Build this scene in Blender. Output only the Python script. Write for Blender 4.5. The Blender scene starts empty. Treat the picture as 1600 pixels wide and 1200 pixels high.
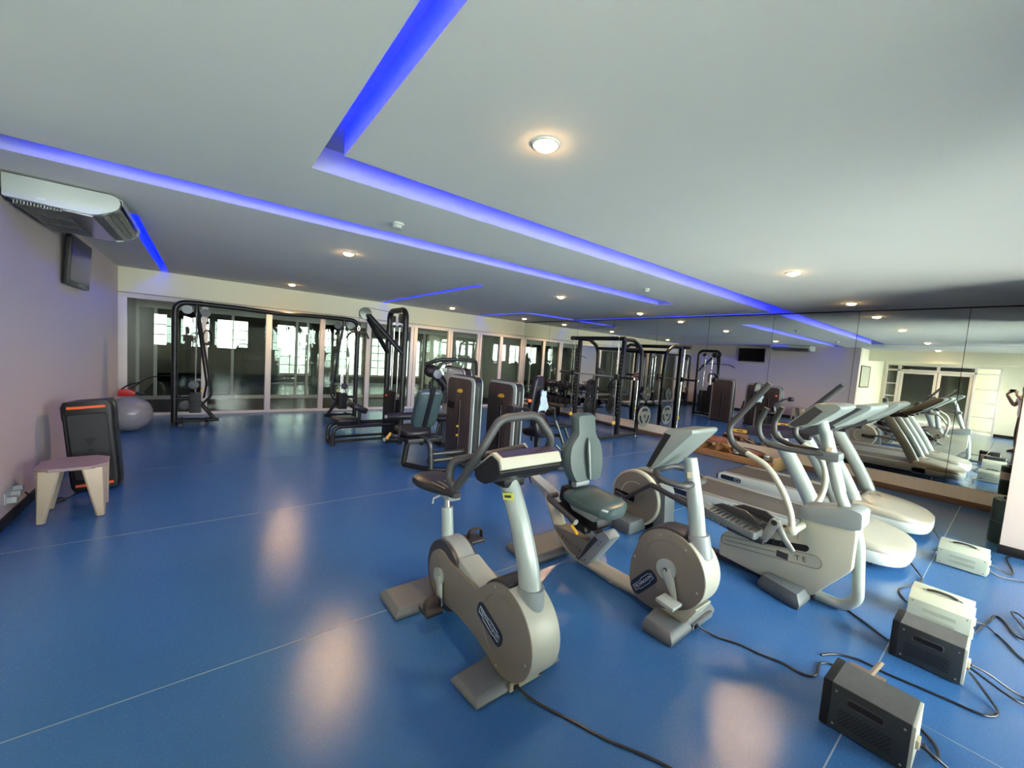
import bpy, bmesh, math, random
from mathutils import Vector, Matrix, Quaternion

random.seed(7)
SC = bpy.context.scene
COL = SC.collection
PI = math.pi

# ------------------------------------------------------------------ camera
F_PX = 619.48
YAW, PITCH, ROLL = math.radians(51.943), math.radians(4.12784), math.radians(4.04497)
CAM_H = 1.6
fwd = Vector((math.cos(YAW) * math.cos(PITCH), math.sin(YAW) * math.cos(PITCH), -math.sin(PITCH)))
r0 = Vector((math.sin(YAW), -math.cos(YAW), 0))
u0 = r0.cross(fwd)
rgt = r0 * math.cos(ROLL) + u0 * math.sin(ROLL)
upv = rgt.cross(fwd)
cam_d = bpy.data.cameras.new('camera')
cam_d.sensor_fit = 'HORIZONTAL'
cam_d.sensor_width = 36.0
cam_d.lens = 36.0 * F_PX / 1600.0
cam_d.clip_start = 0.02
cam_d.clip_end = 200
cam = bpy.data.objects.new('camera', cam_d)
COL.objects.link(cam)
M3 = Matrix((rgt, upv, -fwd)).transposed()
cam.matrix_world = Matrix.Translation((0, 0, CAM_H)) @ M3.to_4x4()
SC.camera = cam

# ------------------------------------------------------------------ exposure, sky
SC.view_settings.view_transform = 'Standard'
SC.view_settings.look = 'None'
SC.view_settings.exposure = -0.12
SC.view_settings.gamma = 1.0
SC.view_settings.use_curve_mapping = False
SC.cycles.max_bounces = 10
SC.cycles.diffuse_bounces = 5
SC.cycles.glossy_bounces = 6
SC.cycles.transmission_bounces = 8
SC.cycles.transparent_max_bounces = 12
SC.cycles.sample_clamp_indirect = 40.0
SC.cycles.caustics_reflective = False
SC.cycles.caustics_refractive = False
SC.cycles.blur_glossy = 0.5

SKY = 42.0            # overcast daylight outside the windows
LAMP_W = 22.0         # each warm downlight, watts of its spot
LED_E = 64.0         # blue cove strips

world = bpy.data.worlds.new('overcast_sky')
SC.world = world
world.use_nodes = True
nt = world.node_tree
nt.nodes.clear()
wo = nt.nodes.new('ShaderNodeOutputWorld')
bg = nt.nodes.new('ShaderNodeBackground')
tc = nt.nodes.new('ShaderNodeTexCoord')
sx = nt.nodes.new('ShaderNodeSeparateXYZ')
cr = nt.nodes.new('ShaderNodeValToRGB')
cr.color_ramp.elements[0].position = 0.0
cr.color_ramp.elements[0].color = (0.90, 0.98, 0.92, 1)
cr.color_ramp.elements[1].position = 0.8
cr.color_ramp.elements[1].color = (0.93, 1.0, 0.98, 1)
nt.links.new(tc.outputs['Generated'], sx.inputs[0])
nt.links.new(sx.outputs['Z'], cr.inputs[0])
nt.links.new(cr.outputs[0], bg.inputs[0])
bg.inputs[1].default_value = SKY
nt.links.new(bg.outputs[0], wo.inputs[0])


sun_d = bpy.data.lights.new('sun', 'SUN')
sun_d.energy = 18.0
sun_d.angle = math.radians(0.6)
sun_d.color = (1.0, 0.98, 0.93)
sun = bpy.data.objects.new('sun', sun_d)
COL.objects.link(sun)
sun.rotation_euler = Vector((-0.25, -0.55, -1.0)).to_track_quat('-Z', 'Y').to_euler()   # from over the roof: it falls on the terrace outside


def portal(name, loc, size, direction):
    """marks a window opening so that the sky's light is sampled through it"""
    d = bpy.data.lights.new(name, 'AREA')
    d.shape = 'RECTANGLE'
    d.size, d.size_y = size
    d.cycles.is_portal = True
    o = bpy.data.objects.new(name, d)
    COL.objects.link(o)
    o.location = loc
    o.rotation_euler = Vector(direction).to_track_quat('-Z', 'Z').to_euler()
    return o


# ------------------------------------------------------------------ materials
def mk(name, col, rough=0.5, metal=0.0, var=0.07, scale=14.0, bump=0.0, bscale=120.0, coat=0.0,
       emit=None, estr=0.0, spec=0.5, stretch=None):
    m = bpy.data.materials.new(name)
    m.use_nodes = True
    n = m.node_tree
    b = n.nodes['Principled BSDF']
    b.inputs['Roughness'].default_value = rough
    b.inputs['Metallic'].default_value = metal
    b.inputs['Specular IOR Level'].default_value = spec
    b.inputs['Coat Weight'].default_value = coat
    t = n.nodes.new('ShaderNodeTexCoord')
    src = t.outputs['Object']
    if stretch:
        mp = n.nodes.new('ShaderNodeMapping')
        mp.inputs['Scale'].default_value = stretch
        n.links.new(src, mp.inputs[0])
        src = mp.outputs[0]
    if var:
        nz = n.nodes.new('ShaderNodeTexNoise')
        nz.inputs['Scale'].default_value = scale
        nz.inputs['Detail'].default_value = 4
        n.links.new(src, nz.inputs['Vector'])
        mx = n.nodes.new('ShaderNodeMix')
        mx.data_type = 'RGBA'
        mx.inputs['A'].default_value = tuple(c * (1 - var) for c in col) + (1,)
        mx.inputs['B'].default_value = tuple(min(1, c * (1 + var)) for c in col) + (1,)
        n.links.new(nz.outputs['Fac'], mx.inputs['Factor'])
        n.links.new(mx.outputs['Result'], b.inputs['Base Color'])
    else:
        b.inputs['Base Color'].default_value = tuple(col) + (1,)
    if bump:
        nb = n.nodes.new('ShaderNodeTexNoise')
        nb.inputs['Scale'].default_value = bscale
        nb.inputs['Detail'].default_value = 3
        bp = n.nodes.new('ShaderNodeBump')
        bp.inputs['Strength'].default_value = bump
        bp.inputs['Distance'].default_value = 0.002
        n.links.new(src, nb.inputs['Vector'])
        n.links.new(nb.outputs['Fac'], bp.inputs['Height'])
        n.links.new(bp.outputs['Normal'], b.inputs['Normal'])
    if emit:
        b.inputs['Emission Color'].default_value = tuple(emit) + (1,)
        b.inputs['Emission Strength'].default_value = estr
    return m


def glass_mat(name, tint=(0.86, 0.93, 0.89), ior=1.75):
    m = bpy.data.materials.new(name)
    m.use_nodes = True
    n = m.node_tree
    n.nodes.clear()
    o = n.nodes.new('ShaderNodeOutputMaterial')
    tr = n.nodes.new('ShaderNodeBsdfTransparent')
    gl = n.nodes.new('ShaderNodeBsdfGlossy')
    mix = n.nodes.new('ShaderNodeMixShader')
    fr = n.nodes.new('ShaderNodeFresnel')
    nz = n.nodes.new('ShaderNodeTexNoise')
    nz.inputs['Scale'].default_value = 3.0
    mr = n.nodes.new('ShaderNodeMapRange')
    mr.inputs['To Min'].default_value = 0.0
    mr.inputs['To Max'].default_value = 0.02
    n.links.new(nz.outputs['Fac'], mr.inputs['Value'])
    n.links.new(mr.outputs[0], gl.inputs['Roughness'])
    fr.inputs['IOR'].default_value = ior
    tr.inputs[0].default_value = tuple(tint) + (1,)
    gl.inputs[0].default_value = (0.9, 0.96, 0.92, 1)
    n.links.new(fr.outputs[0], mix.inputs[0])
    n.links.new(tr.outputs[0], mix.inputs[1])
    n.links.new(gl.outputs[0], mix.inputs[2])
    n.links.new(mix.outputs[0], o.inputs[0])
    return m


def floor_mat():
    m = mk('blue_vinyl', (0.034, 0.122, 0.315), 0.24, var=0.10, scale=1.3, spec=0.5)
    n = m.node_tree
    b = n.nodes['Principled BSDF']
    t = n.nodes.new('ShaderNodeTexCoord')
    # hair-fine scuffs: a stretched noise drives roughness and a tiny relief
    mp = n.nodes.new('ShaderNodeMapping')
    mp.inputs['Rotation'].default_value = (0, 0, 0.7)
    mp.inputs['Scale'].default_value = (1.0, 2.2, 1.0)
    n.links.new(t.outputs['Object'], mp.inputs[0])
    nz = n.nodes.new('ShaderNodeTexNoise')
    nz.inputs['Scale'].default_value = 260.0
    nz.inputs['Detail'].default_value = 5
    nz.inputs['Roughness'].default_value = 0.65
    n.links.new(mp.outputs[0], nz.inputs['Vector'])
    bp = n.nodes.new('ShaderNodeBump')
    bp.inputs['Strength'].default_value = 0.12
    bp.inputs['Distance'].default_value = 0.0025
    n.links.new(nz.outputs['Fac'], bp.inputs['Height'])
    n.links.new(bp.outputs['Normal'], b.inputs['Normal'])
    big = n.nodes.new('ShaderNodeTexNoise')
    big.inputs['Scale'].default_value = 160.0
    big.inputs['Detail'].default_value = 2
    n.links.new(t.outputs['Object'], big.inputs['Vector'])
    mr = n.nodes.new('ShaderNodeMapRange')
    mr.inputs['From Min'].default_value = 0.3
    mr.inputs['From Max'].default_value = 0.7
    mr.inputs['To Min'].default_value = 0.10
    mr.inputs['To Max'].default_value = 0.30
    n.links.new(big.outputs['Fac'], mr.inputs['Value'])
    n.links.new(mr.outputs[0], b.inputs['Roughness'])
    return m


def wood_mat(name, c1, c2, scale=3.0, rough=0.45, stretch=(1, 12, 12)):
    m = mk(name, c1, rough, var=0)
    n = m.node_tree
    b = n.nodes['Principled BSDF']
    t = n.nodes.new('ShaderNodeTexCoord')
    mp = n.nodes.new('ShaderNodeMapping')
    mp.inputs['Scale'].default_value = stretch
    nz = n.nodes.new('ShaderNodeTexNoise')
    nz.inputs['Scale'].default_value = scale
    nz.inputs['Detail'].default_value = 6
    nz.inputs['Distortion'].default_value = 0.6
    cr_ = n.nodes.new('ShaderNodeValToRGB')
    cr_.color_ramp.elements[0].position = 0.3
    cr_.color_ramp.elements[0].color = tuple(c1) + (1,)
    cr_.color_ramp.elements[1].position = 0.7
    cr_.color_ramp.elements[1].color = tuple(c2) + (1,)
    n.links.new(t.outputs['Object'], mp.inputs[0])
    n.links.new(mp.outputs[0], nz.inputs['Vector'])
    n.links.new(nz.outputs['Fac'], cr_.inputs[0])
    n.links.new(cr_.outputs[0], b.inputs['Base Color'])
    return m


FLOOR = floor_mat()
SEAM = mk('pale_weld', (0.22, 0.30, 0.40), 0.5)
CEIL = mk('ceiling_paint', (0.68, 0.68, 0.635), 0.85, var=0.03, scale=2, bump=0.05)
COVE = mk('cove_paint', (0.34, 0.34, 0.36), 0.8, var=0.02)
WALL_L = mk('grey_wall_paint', (0.56, 0.48, 0.445), 0.55, var=0.03, scale=1.5, bump=0.05)
CREAM_W = mk('cream_wall_paint', (0.72, 0.69, 0.54), 0.8, var=0.03, scale=2, bump=0.04)
PINK_W = mk('pale_pink_wall_paint', (0.62, 0.52, 0.48), 0.8, var=0.03, scale=2)
PANEL_W = mk('streaked_cream_panel', (0.62, 0.59, 0.50), 0.45, var=0.10, scale=6, stretch=(1, 9, 1))
FRAME_W = mk('white_frame_paint', (0.66, 0.61, 0.56), 0.45, var=0.03)
BASEB = mk('dark_skirting', (0.012, 0.010, 0.010), 0.4)
BASEB_BR = wood_mat('brown_skirting', (0.09, 0.05, 0.028), (0.14, 0.085, 0.05), 3, 0.5, (12, 1, 12))
GLASS = glass_mat('green_grey_glass', ior=1.6)
CLEAR = glass_mat('clear_glass', (0.95, 0.97, 0.96), 1.45)
MIRROR = mk('mirror_silver', (0.80, 0.84, 0.81), 0.0, 1.0, var=0)
BROWN_FL = wood_mat('brown_corridor_floor', (0.085, 0.042, 0.030), (0.13, 0.068, 0.046), 4, 0.45, (2, 14, 1))
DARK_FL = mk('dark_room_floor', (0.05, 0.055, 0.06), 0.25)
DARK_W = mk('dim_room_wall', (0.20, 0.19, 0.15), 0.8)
BLIND = mk('olive_roller_blind', (0.09, 0.095, 0.06), 0.8)
CREAM = mk('cream_plastic', (0.36, 0.36, 0.295), 0.38, var=0.04)
TAUPE = mk('taupe_plastic', (0.145, 0.132, 0.110), 0.42, var=0.05)
SILVER = mk('silver_grey_paint', (0.315, 0.36, 0.34), 0.32, 0.15, var=0.03)
WHITEPL = mk('white_plastic', (0.42, 0.46, 0.44), 0.4, var=0.03)
PEARL = mk('pearl_cream_plastic', (0.35, 0.33, 0.27), 0.28, 0.15, var=0.04, coat=0.3)
GREY = mk('mid_grey_plastic', (0.20, 0.225, 0.235), 0.42, var=0.06)
BASEG = mk('grey_foot_plastic', (0.10, 0.113, 0.118), 0.45, var=0.08)
CHAR = mk('charcoal_plastic', (0.028, 0.028, 0.034), 0.42, var=0.1)
BLACK = mk('black_plastic', (0.009, 0.009, 0.010), 0.42, var=0.1, spec=0.3)
RUBBER = mk('black_rubber', (0.015, 0.015, 0.016), 0.6, var=0.15, bump=0.15)
GRIP = mk('dark_foam_grip', (0.035, 0.036, 0.038), 0.5, var=0.1, bump=0.2)
STEEL = mk('black_steel', (0.010, 0.010, 0.011), 0.34, 0.0, var=0.1, spec=0.3)
STEELG = mk('gunmetal_steel', (0.06, 0.065, 0.06), 0.28, 0.6, var=0.08)
CHROME = mk('bright_steel', (0.62, 0.63, 0.60), 0.2, 1.0, var=0.05)
ALU = mk('brushed_aluminium', (0.42, 0.43, 0.40), 0.38, 0.75, var=0.08, scale=30)
VINYL = mk('teal_grey_vinyl', (0.040, 0.064, 0.064), 0.30, var=0.07, bump=0.12)
VINYLB = mk('black_vinyl', (0.014, 0.013, 0.017), 0.36, var=0.1, bump=0.12, spec=0.4)
CONS = mk('console_grey', (0.18, 0.21, 0.20), 0.38, 0.1, var=0.04)
SHIELD = wood_mat('brown_grey_shield', (0.038, 0.030, 0.029), (0.066, 0.052, 0.048), 2.5, 0.3, (8, 8, 0.7))
SHIELD_W = mk('window_reflection_shield', (0.42, 0.47, 0.45), 0.25, var=0.08)  # pale face colour stands in for a window reflected in the shield
SCREEN = mk('dark_screen', (0.004, 0.004, 0.005), 0.16, var=0.05, spec=0.12)
VIOLET = mk('led_violet_sheen', (0.035, 0.026, 0.045), 0.22, var=0.05)  # violet base tone stands in for blue strip light reflected on dark parts
BELT = mk('worn_running_belt', (0.052, 0.050, 0.050), 0.8, var=0.18, scale=9, bump=0.25, stretch=(6, 1, 1))
NAVY = mk('navy_badge', (0.008, 0.012, 0.030), 0.35, var=0.05)
INK_L = mk('pale_print', (0.40, 0.50, 0.60), 0.5, var=0.02)
INK_D = mk('dark_print', (0.03, 0.03, 0.03), 0.5, var=0.02)
YELLOW = mk('yellow_plastic', (0.75, 0.48, 0.05), 0.45, var=0.05)
GOLD = mk('gold_print', (0.60, 0.36, 0.03), 0.4, var=0.05)
LIME = mk('lime_label', (0.50, 0.52, 0.08), 0.45, var=0.1)
ORANGE = mk('orange_rubber', (0.85, 0.14, 0.035), 0.5, var=0.05)
RED = mk('red_plastic', (0.55, 0.02, 0.015), 0.4, var=0.1)
STOOL = mk('beige_stool_plastic', (0.46, 0.39, 0.28), 0.45, var=0.06)
STOOLT = mk('mauve_stool_top', (0.30, 0.22, 0.22), 0.5, var=0.06)
BALL = mk('grey_ball_rubber', (0.26, 0.25, 0.245), 0.28, var=0.04)
WOOD = wood_mat('reformer_wood', (0.24, 0.115, 0.045), (0.36, 0.19, 0.075), 3, 0.4, (10, 1, 10))
WOOD_L = mk('pale_wood_end', (0.50, 0.36, 0.17), 0.5, var=0.1)
PADRED = mk('terracotta_vinyl', (0.26, 0.085, 0.05), 0.45, var=0.08)
BOX_D = mk('dark_grey_case', (0.018, 0.025, 0.028), 0.5, var=0.12, bump=0.1)
BOX_T = mk('dusty_case_top', (0.085, 0.09, 0.09), 0.6, var=0.3, scale=25)
BOX_W = mk('ivory_case', (0.45, 0.48, 0.385), 0.45, var=0.03)
PALE_T = mk('pale_terminal_plate', (0.50, 0.54, 0.46), 0.5, var=0.06)
VENT = mk('vent_shadow_grey', (0.36, 0.37, 0.29), 0.6, var=0.05)
TOWEL = mk('pale_blue_cloth', (0.42, 0.52, 0.56), 0.9, var=0.06, bump=0.4, bscale=60)
CABLE = mk('black_cable', (0.012, 0.012, 0.014), 0.28, var=0.05)
BIN = mk('dark_green_drum', (0.010, 0.028, 0.026), 0.4, var=0.1)
PAPER = mk('white_paper', (0.60, 0.60, 0.58), 0.7, var=0.06)
CARD = mk('tan_card', (0.55, 0.48, 0.34), 0.7, var=0.06)
LEDM = mk('blue_led', (0.02, 0.02, 0.3), 0.5, var=0, emit=(0.001, 0.012, 1.0), estr=LED_E)
BULB = mk('warm_bulb', (0.9, 0.8, 0.6), 0.4, var=0, emit=(1.0, 0.60, 0.24), estr=130)
LAMP_IN = mk('lamp_reflector', (0.75, 0.62, 0.42), 0.3, 0.4, var=0.02)
SKIN = mk('skin', (0.30, 0.15, 0.09), 0.5, var=0.08)
HAIR = mk('dark_hair', (0.012, 0.010, 0.009), 0.6, var=0.1)
SHIRT = mk('white_shirt', (0.62, 0.60, 0.64), 0.85, var=0.04, bump=0.2, bscale=40)
TROUS = mk('dark_trousers', (0.02, 0.018, 0.02), 0.85, var=0.1)
GROUND = mk('pale_terrace', (0.52, 0.53, 0.49), 0.8, var=0.1, scale=3)
PICT = mk('pale_print_paper', (0.42, 0.43, 0.33), 0.6, var=0.2, scale=6)


# ------------------------------------------------------------------ mesh building
def V(p):
    return Vector(p)


def arc(cx, cy, r, a0, a1, n=10):
    return [(cx + r * math.cos(math.radians(a0 + (a1 - a0) * i / n)),
             cy + r * math.sin(math.radians(a0 + (a1 - a0) * i / n))) for i in range(n + 1)]


def rnd(pts, r, n=5):
    """round the corners of a closed 2D polygon"""
    out = []
    L = len(pts)
    for i in range(L):
        p, a, b = V(pts[i]), V(pts[i - 1]), V(pts[(i + 1) % L])
        rr = r[i] if isinstance(r, (list, tuple)) else r
        if rr <= 0:
            out.append(tuple(p))
            continue
        d1, d2 = (a - p), (b - p)
        l1, l2 = d1.length, d2.length
        d1.normalize(); d2.normalize()
        t = min(rr, l1 * 0.48, l2 * 0.48)
        s, e = p + d1 * t, p + d2 * t
        for k in range(n + 1):
            u = k / n
            out.append(tuple(s * (1 - u) ** 2 + p * 2 * u * (1 - u) + e * u * u))
    return out


def fil(path, r, n=5):
    """fillet an open 3D polyline"""
    P = [V(p) for p in path]
    out = [P[0]]
    for i in range(1, len(P) - 1):
        rr = r[i - 1] if isinstance(r, (list, tuple)) else r
        p, a, b = P[i], P[i - 1], P[i + 1]
        d1, d2 = a - p, b - p
        l1, l2 = d1.length, d2.length
        d1.normalize(); d2.normalize()
        t = min(rr, l1 * 0.48, l2 * 0.48)
        s, e = p + d1 * t, p + d2 * t
        for k in range(n + 1):
            u = k / n
            out.append(s * (1 - u) ** 2 + p * 2 * u * (1 - u) + e * u * u)
    out.append(P[-1])
    return out


def spline(path, n=6):
    """Catmull-Rom through 3D points"""
    P = [V(p) for p in path]
    P = [P[0] * 2 - P[1]] + P + [P[-1] * 2 - P[-2]]
    out = []
    for i in range(1, len(P) - 2):
        a, b, c, d = P[i - 1:i + 3]
        for k in range(n):
            t = k / n
            out.append(0.5 * (2 * b + (c - a) * t + (2 * a - 5 * b + 4 * c - d) * t * t + (3 * b - a - 3 * c + d) * t ** 3))
    out.append(P[-2])
    return out


class MB:
    def __init__(self):
        self.v, self.f = [], []

    def add(self, vs, fs):
        o = len(self.v)
        self.v += [V(p) for p in vs]
        self.f += [tuple(i + o for i in f) for f in fs]
        return self

    def box(self, a, b):
        x0, y0, z0 = [min(p, q) for p, q in zip(a, b)]
        x1, y1, z1 = [max(p, q) for p, q in zip(a, b)]
        vs = [(x0, y0, z0), (x1, y0, z0), (x1, y1, z0), (x0, y1, z0), (x0, y0, z1), (x1, y0, z1), (x1, y1, z1), (x0, y1, z1)]
        return self.add(vs, [(0, 3, 2, 1), (4, 5, 6, 7), (0, 1, 5, 4), (1, 2, 6, 5), (2, 3, 7, 6), (3, 0, 4, 7)])

    def obox(self, c, s, rot):
        """box of size s at c, turned by a 3x3/quaternion/euler tuple"""
        if isinstance(rot, (tuple, list)):
            from mathutils import Euler
            rot = Euler(rot).to_matrix()
        hx, hy, hz = [q / 2 for q in s]
        vs = []
        for z in (-hz, hz):
            for x, y in ((-hx, -hy), (hx, -hy), (hx, hy), (-hx, hy)):
                vs.append(V(c) + rot @ V((x, y, z)))
        return self.add(vs, [(0, 3, 2, 1), (4, 5, 6, 7), (0, 1, 5, 4), (1, 2, 6, 5), (2, 3, 7, 6), (3, 0, 4, 7)])

    def taper(self, a, b, a2, b2, z0, z1):
        """frustum: rectangle (a..b) at z0 to rectangle (a2..b2) at z1"""
        vs = [(a[0], a[1], z0), (b[0], a[1], z0), (b[0], b[1], z0), (a[0], b[1], z0),
              (a2[0], a2[1], z1), (b2[0], a2[1], z1), (b2[0], b2[1], z1), (a2[0], b2[1], z1)]
        return self.add(vs, [(0, 3, 2, 1), (4, 5, 6, 7), (0, 1, 5, 4), (1, 2, 6, 5), (2, 3, 7, 6), (3, 0, 4, 7)])

    def prism(self, pts, ax, a, b):
        """extrude a 2D polygon along ax ('x': (y,z), 'y': (x,z), 'z': (x,y)) from a to b"""
        def mkp(p, t):
            return {'x': (t, p[0], p[1]), 'y': (p[0], t, p[1]), 'z': (p[0], p[1], t)}[ax]
        n = len(pts)
        area = sum(pts[i - 1][0] * pts[i][1] - pts[i][0] * pts[i - 1][1] for i in range(n))
        pts = list(pts) if area > 0 else list(pts)[::-1]
        if ax == 'y':
            pts = pts[::-1]
        if a > b:
            a, b = b, a
        vs = [mkp(p, a) for p in pts] + [mkp(p, b) for p in pts]
        fs = [tuple(range(n))[::-1], tuple(range(n, 2 * n))]
        fs += [(i, (i + 1) % n, n + (i + 1) % n, n + i) for i in range(n)]
        return self.add(vs, fs)

    def tube(self, path, r, seg=10, sq=None, closed=False, cap=True):
        """sweep a circle (or an ellipse: sq = (axis vector, factor)) along a path; r may be a list"""
        P = [V(p) for p in path]
        n = len(P)
        rs = r if isinstance(r, (list, tuple)) else [r] * n
        if len(rs) != n:
            rs = [rs[0] + (rs[-1] - rs[0]) * i / (n - 1) for i in range(n)]
        T = []
        for i in range(n):
            if closed:
                t = P[(i + 1) % n] - P[i - 1]
            else:
                t = P[min(i + 1, n - 1)] - P[max(i - 1, 0)]
            T.append(t.normalized() if t.length > 1e-9 else V((0, 0, 1)))
        up = V((0, 0, 1)) if abs(T[0].z) < 0.9 else V((0, 1, 0))
        N = (up - T[0] * up.dot(T[0])).normalized()
        vs, fs = [], []
        for i in range(n):
            if i:
                q = T[i - 1].rotation_difference(T[i])
                N = q @ N
                N = (N - T[i] * N.dot(T[i])).normalized()
            Bv = T[i].cross(N)
            for k in range(seg):
                a = 2 * PI * k / seg
                d = (N * math.cos(a) + Bv * math.sin(a)) * rs[i]
                if sq:
                    ax = V(sq[0]).normalized()
                    d = d + ax * d.dot(ax) * (sq[1] - 1)
                vs.append(P[i] + d)
        m = n if closed else n - 1
        for i in range(m):
            j = (i + 1) % n
            for k in range(seg):
                l = (k + 1) % seg
                fs.append((i * seg + k, i * seg + l, j * seg + l, j * seg + k))
        if not closed and cap:
            fs.append(tuple(range(seg))[::-1])
            fs.append(tuple((n - 1) * seg + k for k in range(seg)))
        return self.add(vs, fs)

    def cyl(self, a, b, r, r2=None, seg=16):
        return self.tube([a, b], [r, r if r2 is None else r2], seg)

    def lathe(self, prof, c, ax=(0, 0, 1), seg=24):
        """prof: (radius, height) list along axis ax from point c"""
        ax = V(ax).normalized()
        u = ax.orthogonal().normalized()
        w = ax.cross(u)
        n = len(prof)
        vs, fs = [], []
        for r_, h in prof:
            for k in range(seg):
                a = 2 * PI * k / seg
                vs.append(V(c) + ax * h + (u * math.cos(a) + w * math.sin(a)) * max(r_, 1e-4))
        for i in range(n - 1):
            for k in range(seg):
                l = (k + 1) % seg
                fs.append((i * seg + k, i * seg + l, (i + 1) * seg + l, (i + 1) * seg + k))
        fs.append(tuple(range(seg))[::-1])
        fs.append(tuple((n - 1) * seg + k for k in range(seg)))
        return self.add(vs, fs)

    def ball(self, c, r, seg=16, rings=10):
        rx, ry, rz = r if isinstance(r, (tuple, list)) else (r, r, r)
        vs, fs = [], []
        for i in range(1, rings):
            t = PI * i / rings
            for k in range(seg):
                a = 2 * PI * k / seg
                vs.append((c[0] + rx * math.sin(t) * math.cos(a), c[1] + ry * math.sin(t) * math.sin(a), c[2] - rz * math.cos(t)))
        for i in range(rings - 2):
            for k in range(seg):
                l = (k + 1) % seg
                fs.append((i * seg + k, i * seg + l, (i + 1) * seg + l, (i + 1) * seg + k))
        b0 = len(vs)
        vs += [(c[0], c[1], c[2] - rz), (c[0], c[1], c[2] + rz)]
        for k in range(seg):
            l = (k + 1) % seg
            fs.append((b0, l, k))
            fs.append((b0 + 1, (rings - 2) * seg + k, (rings - 2) * seg + l))
        return self.add(vs, fs)

    def loft(self, loops, cap=True):
        n = len(loops[0])
        vs = [p for l in loops for p in l]
        fs = []
        for i in range(len(loops) - 1):
            for k in range(n):
                l = (k + 1) % n
                fs.append((i * n + k, i * n + l, (i + 1) * n + l, (i + 1) * n + k))
        if cap:
            fs.append(tuple(range(n))[::-1])
            fs.append(tuple((len(loops) - 1) * n + k for k in range(n)))
        return self.add(vs, fs)

    def quad(self, a, b, c, d):
        return self.add([a, b, c, d], [(0, 1, 2, 3)])

    def obj(self, name, mat, parent=None, bev=0.0, seg=2, smooth=35, sub=0, kind=None):
        me = bpy.data.meshes.new(name)
        vs = self.v
        if parent is not None:
            inv = world_of(parent).inverted()
            vs = [inv @ p for p in vs]
        me.from_pydata([tuple(p) for p in vs], [], self.f)
        me.materials.append(mat)
        bm = bmesh.new()
        bm.from_mesh(me)
        bmesh.ops.recalc_face_normals(bm, faces=bm.faces)
        if bev > 0:
            ed = [e for e in bm.edges if len(e.link_faces) == 2 and e.calc_face_angle(0) > math.radians(32)]
            if ed:
                bmesh.ops.bevel(bm, geom=ed, offset=bev, segments=seg, profile=0.6, affect='EDGES', clamp_overlap=True)
        if sub:
            bmesh.ops.subdivide_edges(bm, edges=bm.edges, cuts=sub, use_grid_fill=True)
        bm.to_mesh(me)
        bm.free()
        if smooth:
            me.polygons.foreach_set('use_smooth', [True] * len(me.polygons))
            me.set_sharp_from_angle(angle=math.radians(smooth))
        me.update()
        o = bpy.data.objects.new(name, me)
        COL.objects.link(o)
        if parent is not None:
            o.parent = parent
        if kind:
            o['kind'] = kind
        return o


def world_of(o):
    m = Matrix.LocRotScale(o.location, o.rotation_euler, o.scale)
    return world_of(o.parent) @ m if o.parent else m


def thing(name, label, cat, loc=(0, 0, 0), rz=0.0, group=None):
    o = bpy.data.objects.new(name, None)
    o.empty_display_size = 0.1
    COL.objects.link(o)
    o.location = loc
    o.rotation_euler = (0, 0, rz)
    return tag(o, label, cat, group)


def tag(o, label, cat, group=None):
    o['label'] = label
    o['category'] = cat
    if group:
        o['group'] = group
    return o


def struct(o):
    o['kind'] = 'structure'
    return o


def dup(root, loc, rz=None, label=None, group=None):
    r = root.copy()
    COL.objects.link(r)
    r.location = loc
    if rz is not None:
        r.rotation_euler = (0, 0, rz)
    if label:
        r['label'] = label
    if group:
        r['group'] = group
    for ch in root.children:
        c = ch.copy()
        COL.objects.link(c)
        c.parent = r
        for g in ch.children:
            d = g.copy()
            COL.objects.link(d)
            d.parent = c
    return r


def text(body, size, loc, right, up, mat, parent=None, name='lettering', thick=0.0006, spacing=1.0, align='CENTER'):
    cu = bpy.data.curves.new(name, 'FONT')
    cu.body = body
    cu.size = size
    cu.align_x = align
    cu.align_y = 'CENTER'
    cu.extrude = thick
    cu.space_character = spacing
    cu.resolution_u = 2
    tmp = bpy.data.objects.new(name, cu)
    COL.objects.link(tmp)
    bpy.context.view_layer.update()
    me = bpy.data.meshes.new_from_object(tmp)
    bpy.data.objects.remove(tmp)
    R_ = V(right).normalized()
    U_ = V(up)
    U_ = (U_ - R_ * U_.dot(R_)).normalized()
    N_ = R_.cross(U_)
    mw = Matrix.Translation(loc) @ Matrix((R_, U_, N_)).transposed().to_4x4()
    me.transform((world_of(parent).inverted() if parent else Matrix()) @ mw)
    me.materials.clear()
    me.materials.append(mat)
    o = bpy.data.objects.new(name, me)
    COL.objects.link(o)
    if parent:
        o.parent = parent
    return o

# ================================================================== THE ROOM
XM, YF, ZC = 8.113, 9.93, 2.68      # mirror wall, glazed wall, ceiling
XL, YB, XD = -1.2, -1.05, -5.0       # left wall, window wall behind, entrance wall

# ---- floor: welded sheets of vinyl
slab = struct(MB().box((XD - 2, YB - 0.3, -0.12), (XM + 0.3, YF + 0.1, -0.012)).obj('floor', mk('screed', (0.3, 0.3, 0.3), 0.9)))
rows = [YB, 0.34, 2.23, 4.155, 6.05, 7.95, YF]
for i in range(6):
    x0 = XD if rows[i] < 3.0 else XL
    cuts = [x0, 2.7, XM] if i == 0 else [x0, XM]
    for a, b in zip(cuts, cuts[1:]):
        MB().box((a + 0.003, rows[i] + 0.003, -0.014), (b - 0.003, rows[i + 1] - 0.003, 0)).obj('vinyl_sheet', FLOOR, slab)
for y, hw in ((rows[1], 0.0028), (rows[2], 0.0022), (rows[3], 0.0018)):
    MB().box((XL, y - hw, -0.01), (XM, y + hw, 0.0006)).obj('weld_seam', SEAM, slab)
MB().box((2.7 - 0.0022, YB, -0.01), (2.7 + 0.0022, 0.336, 0.0006)).obj('weld_seam', SEAM, slab)

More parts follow.
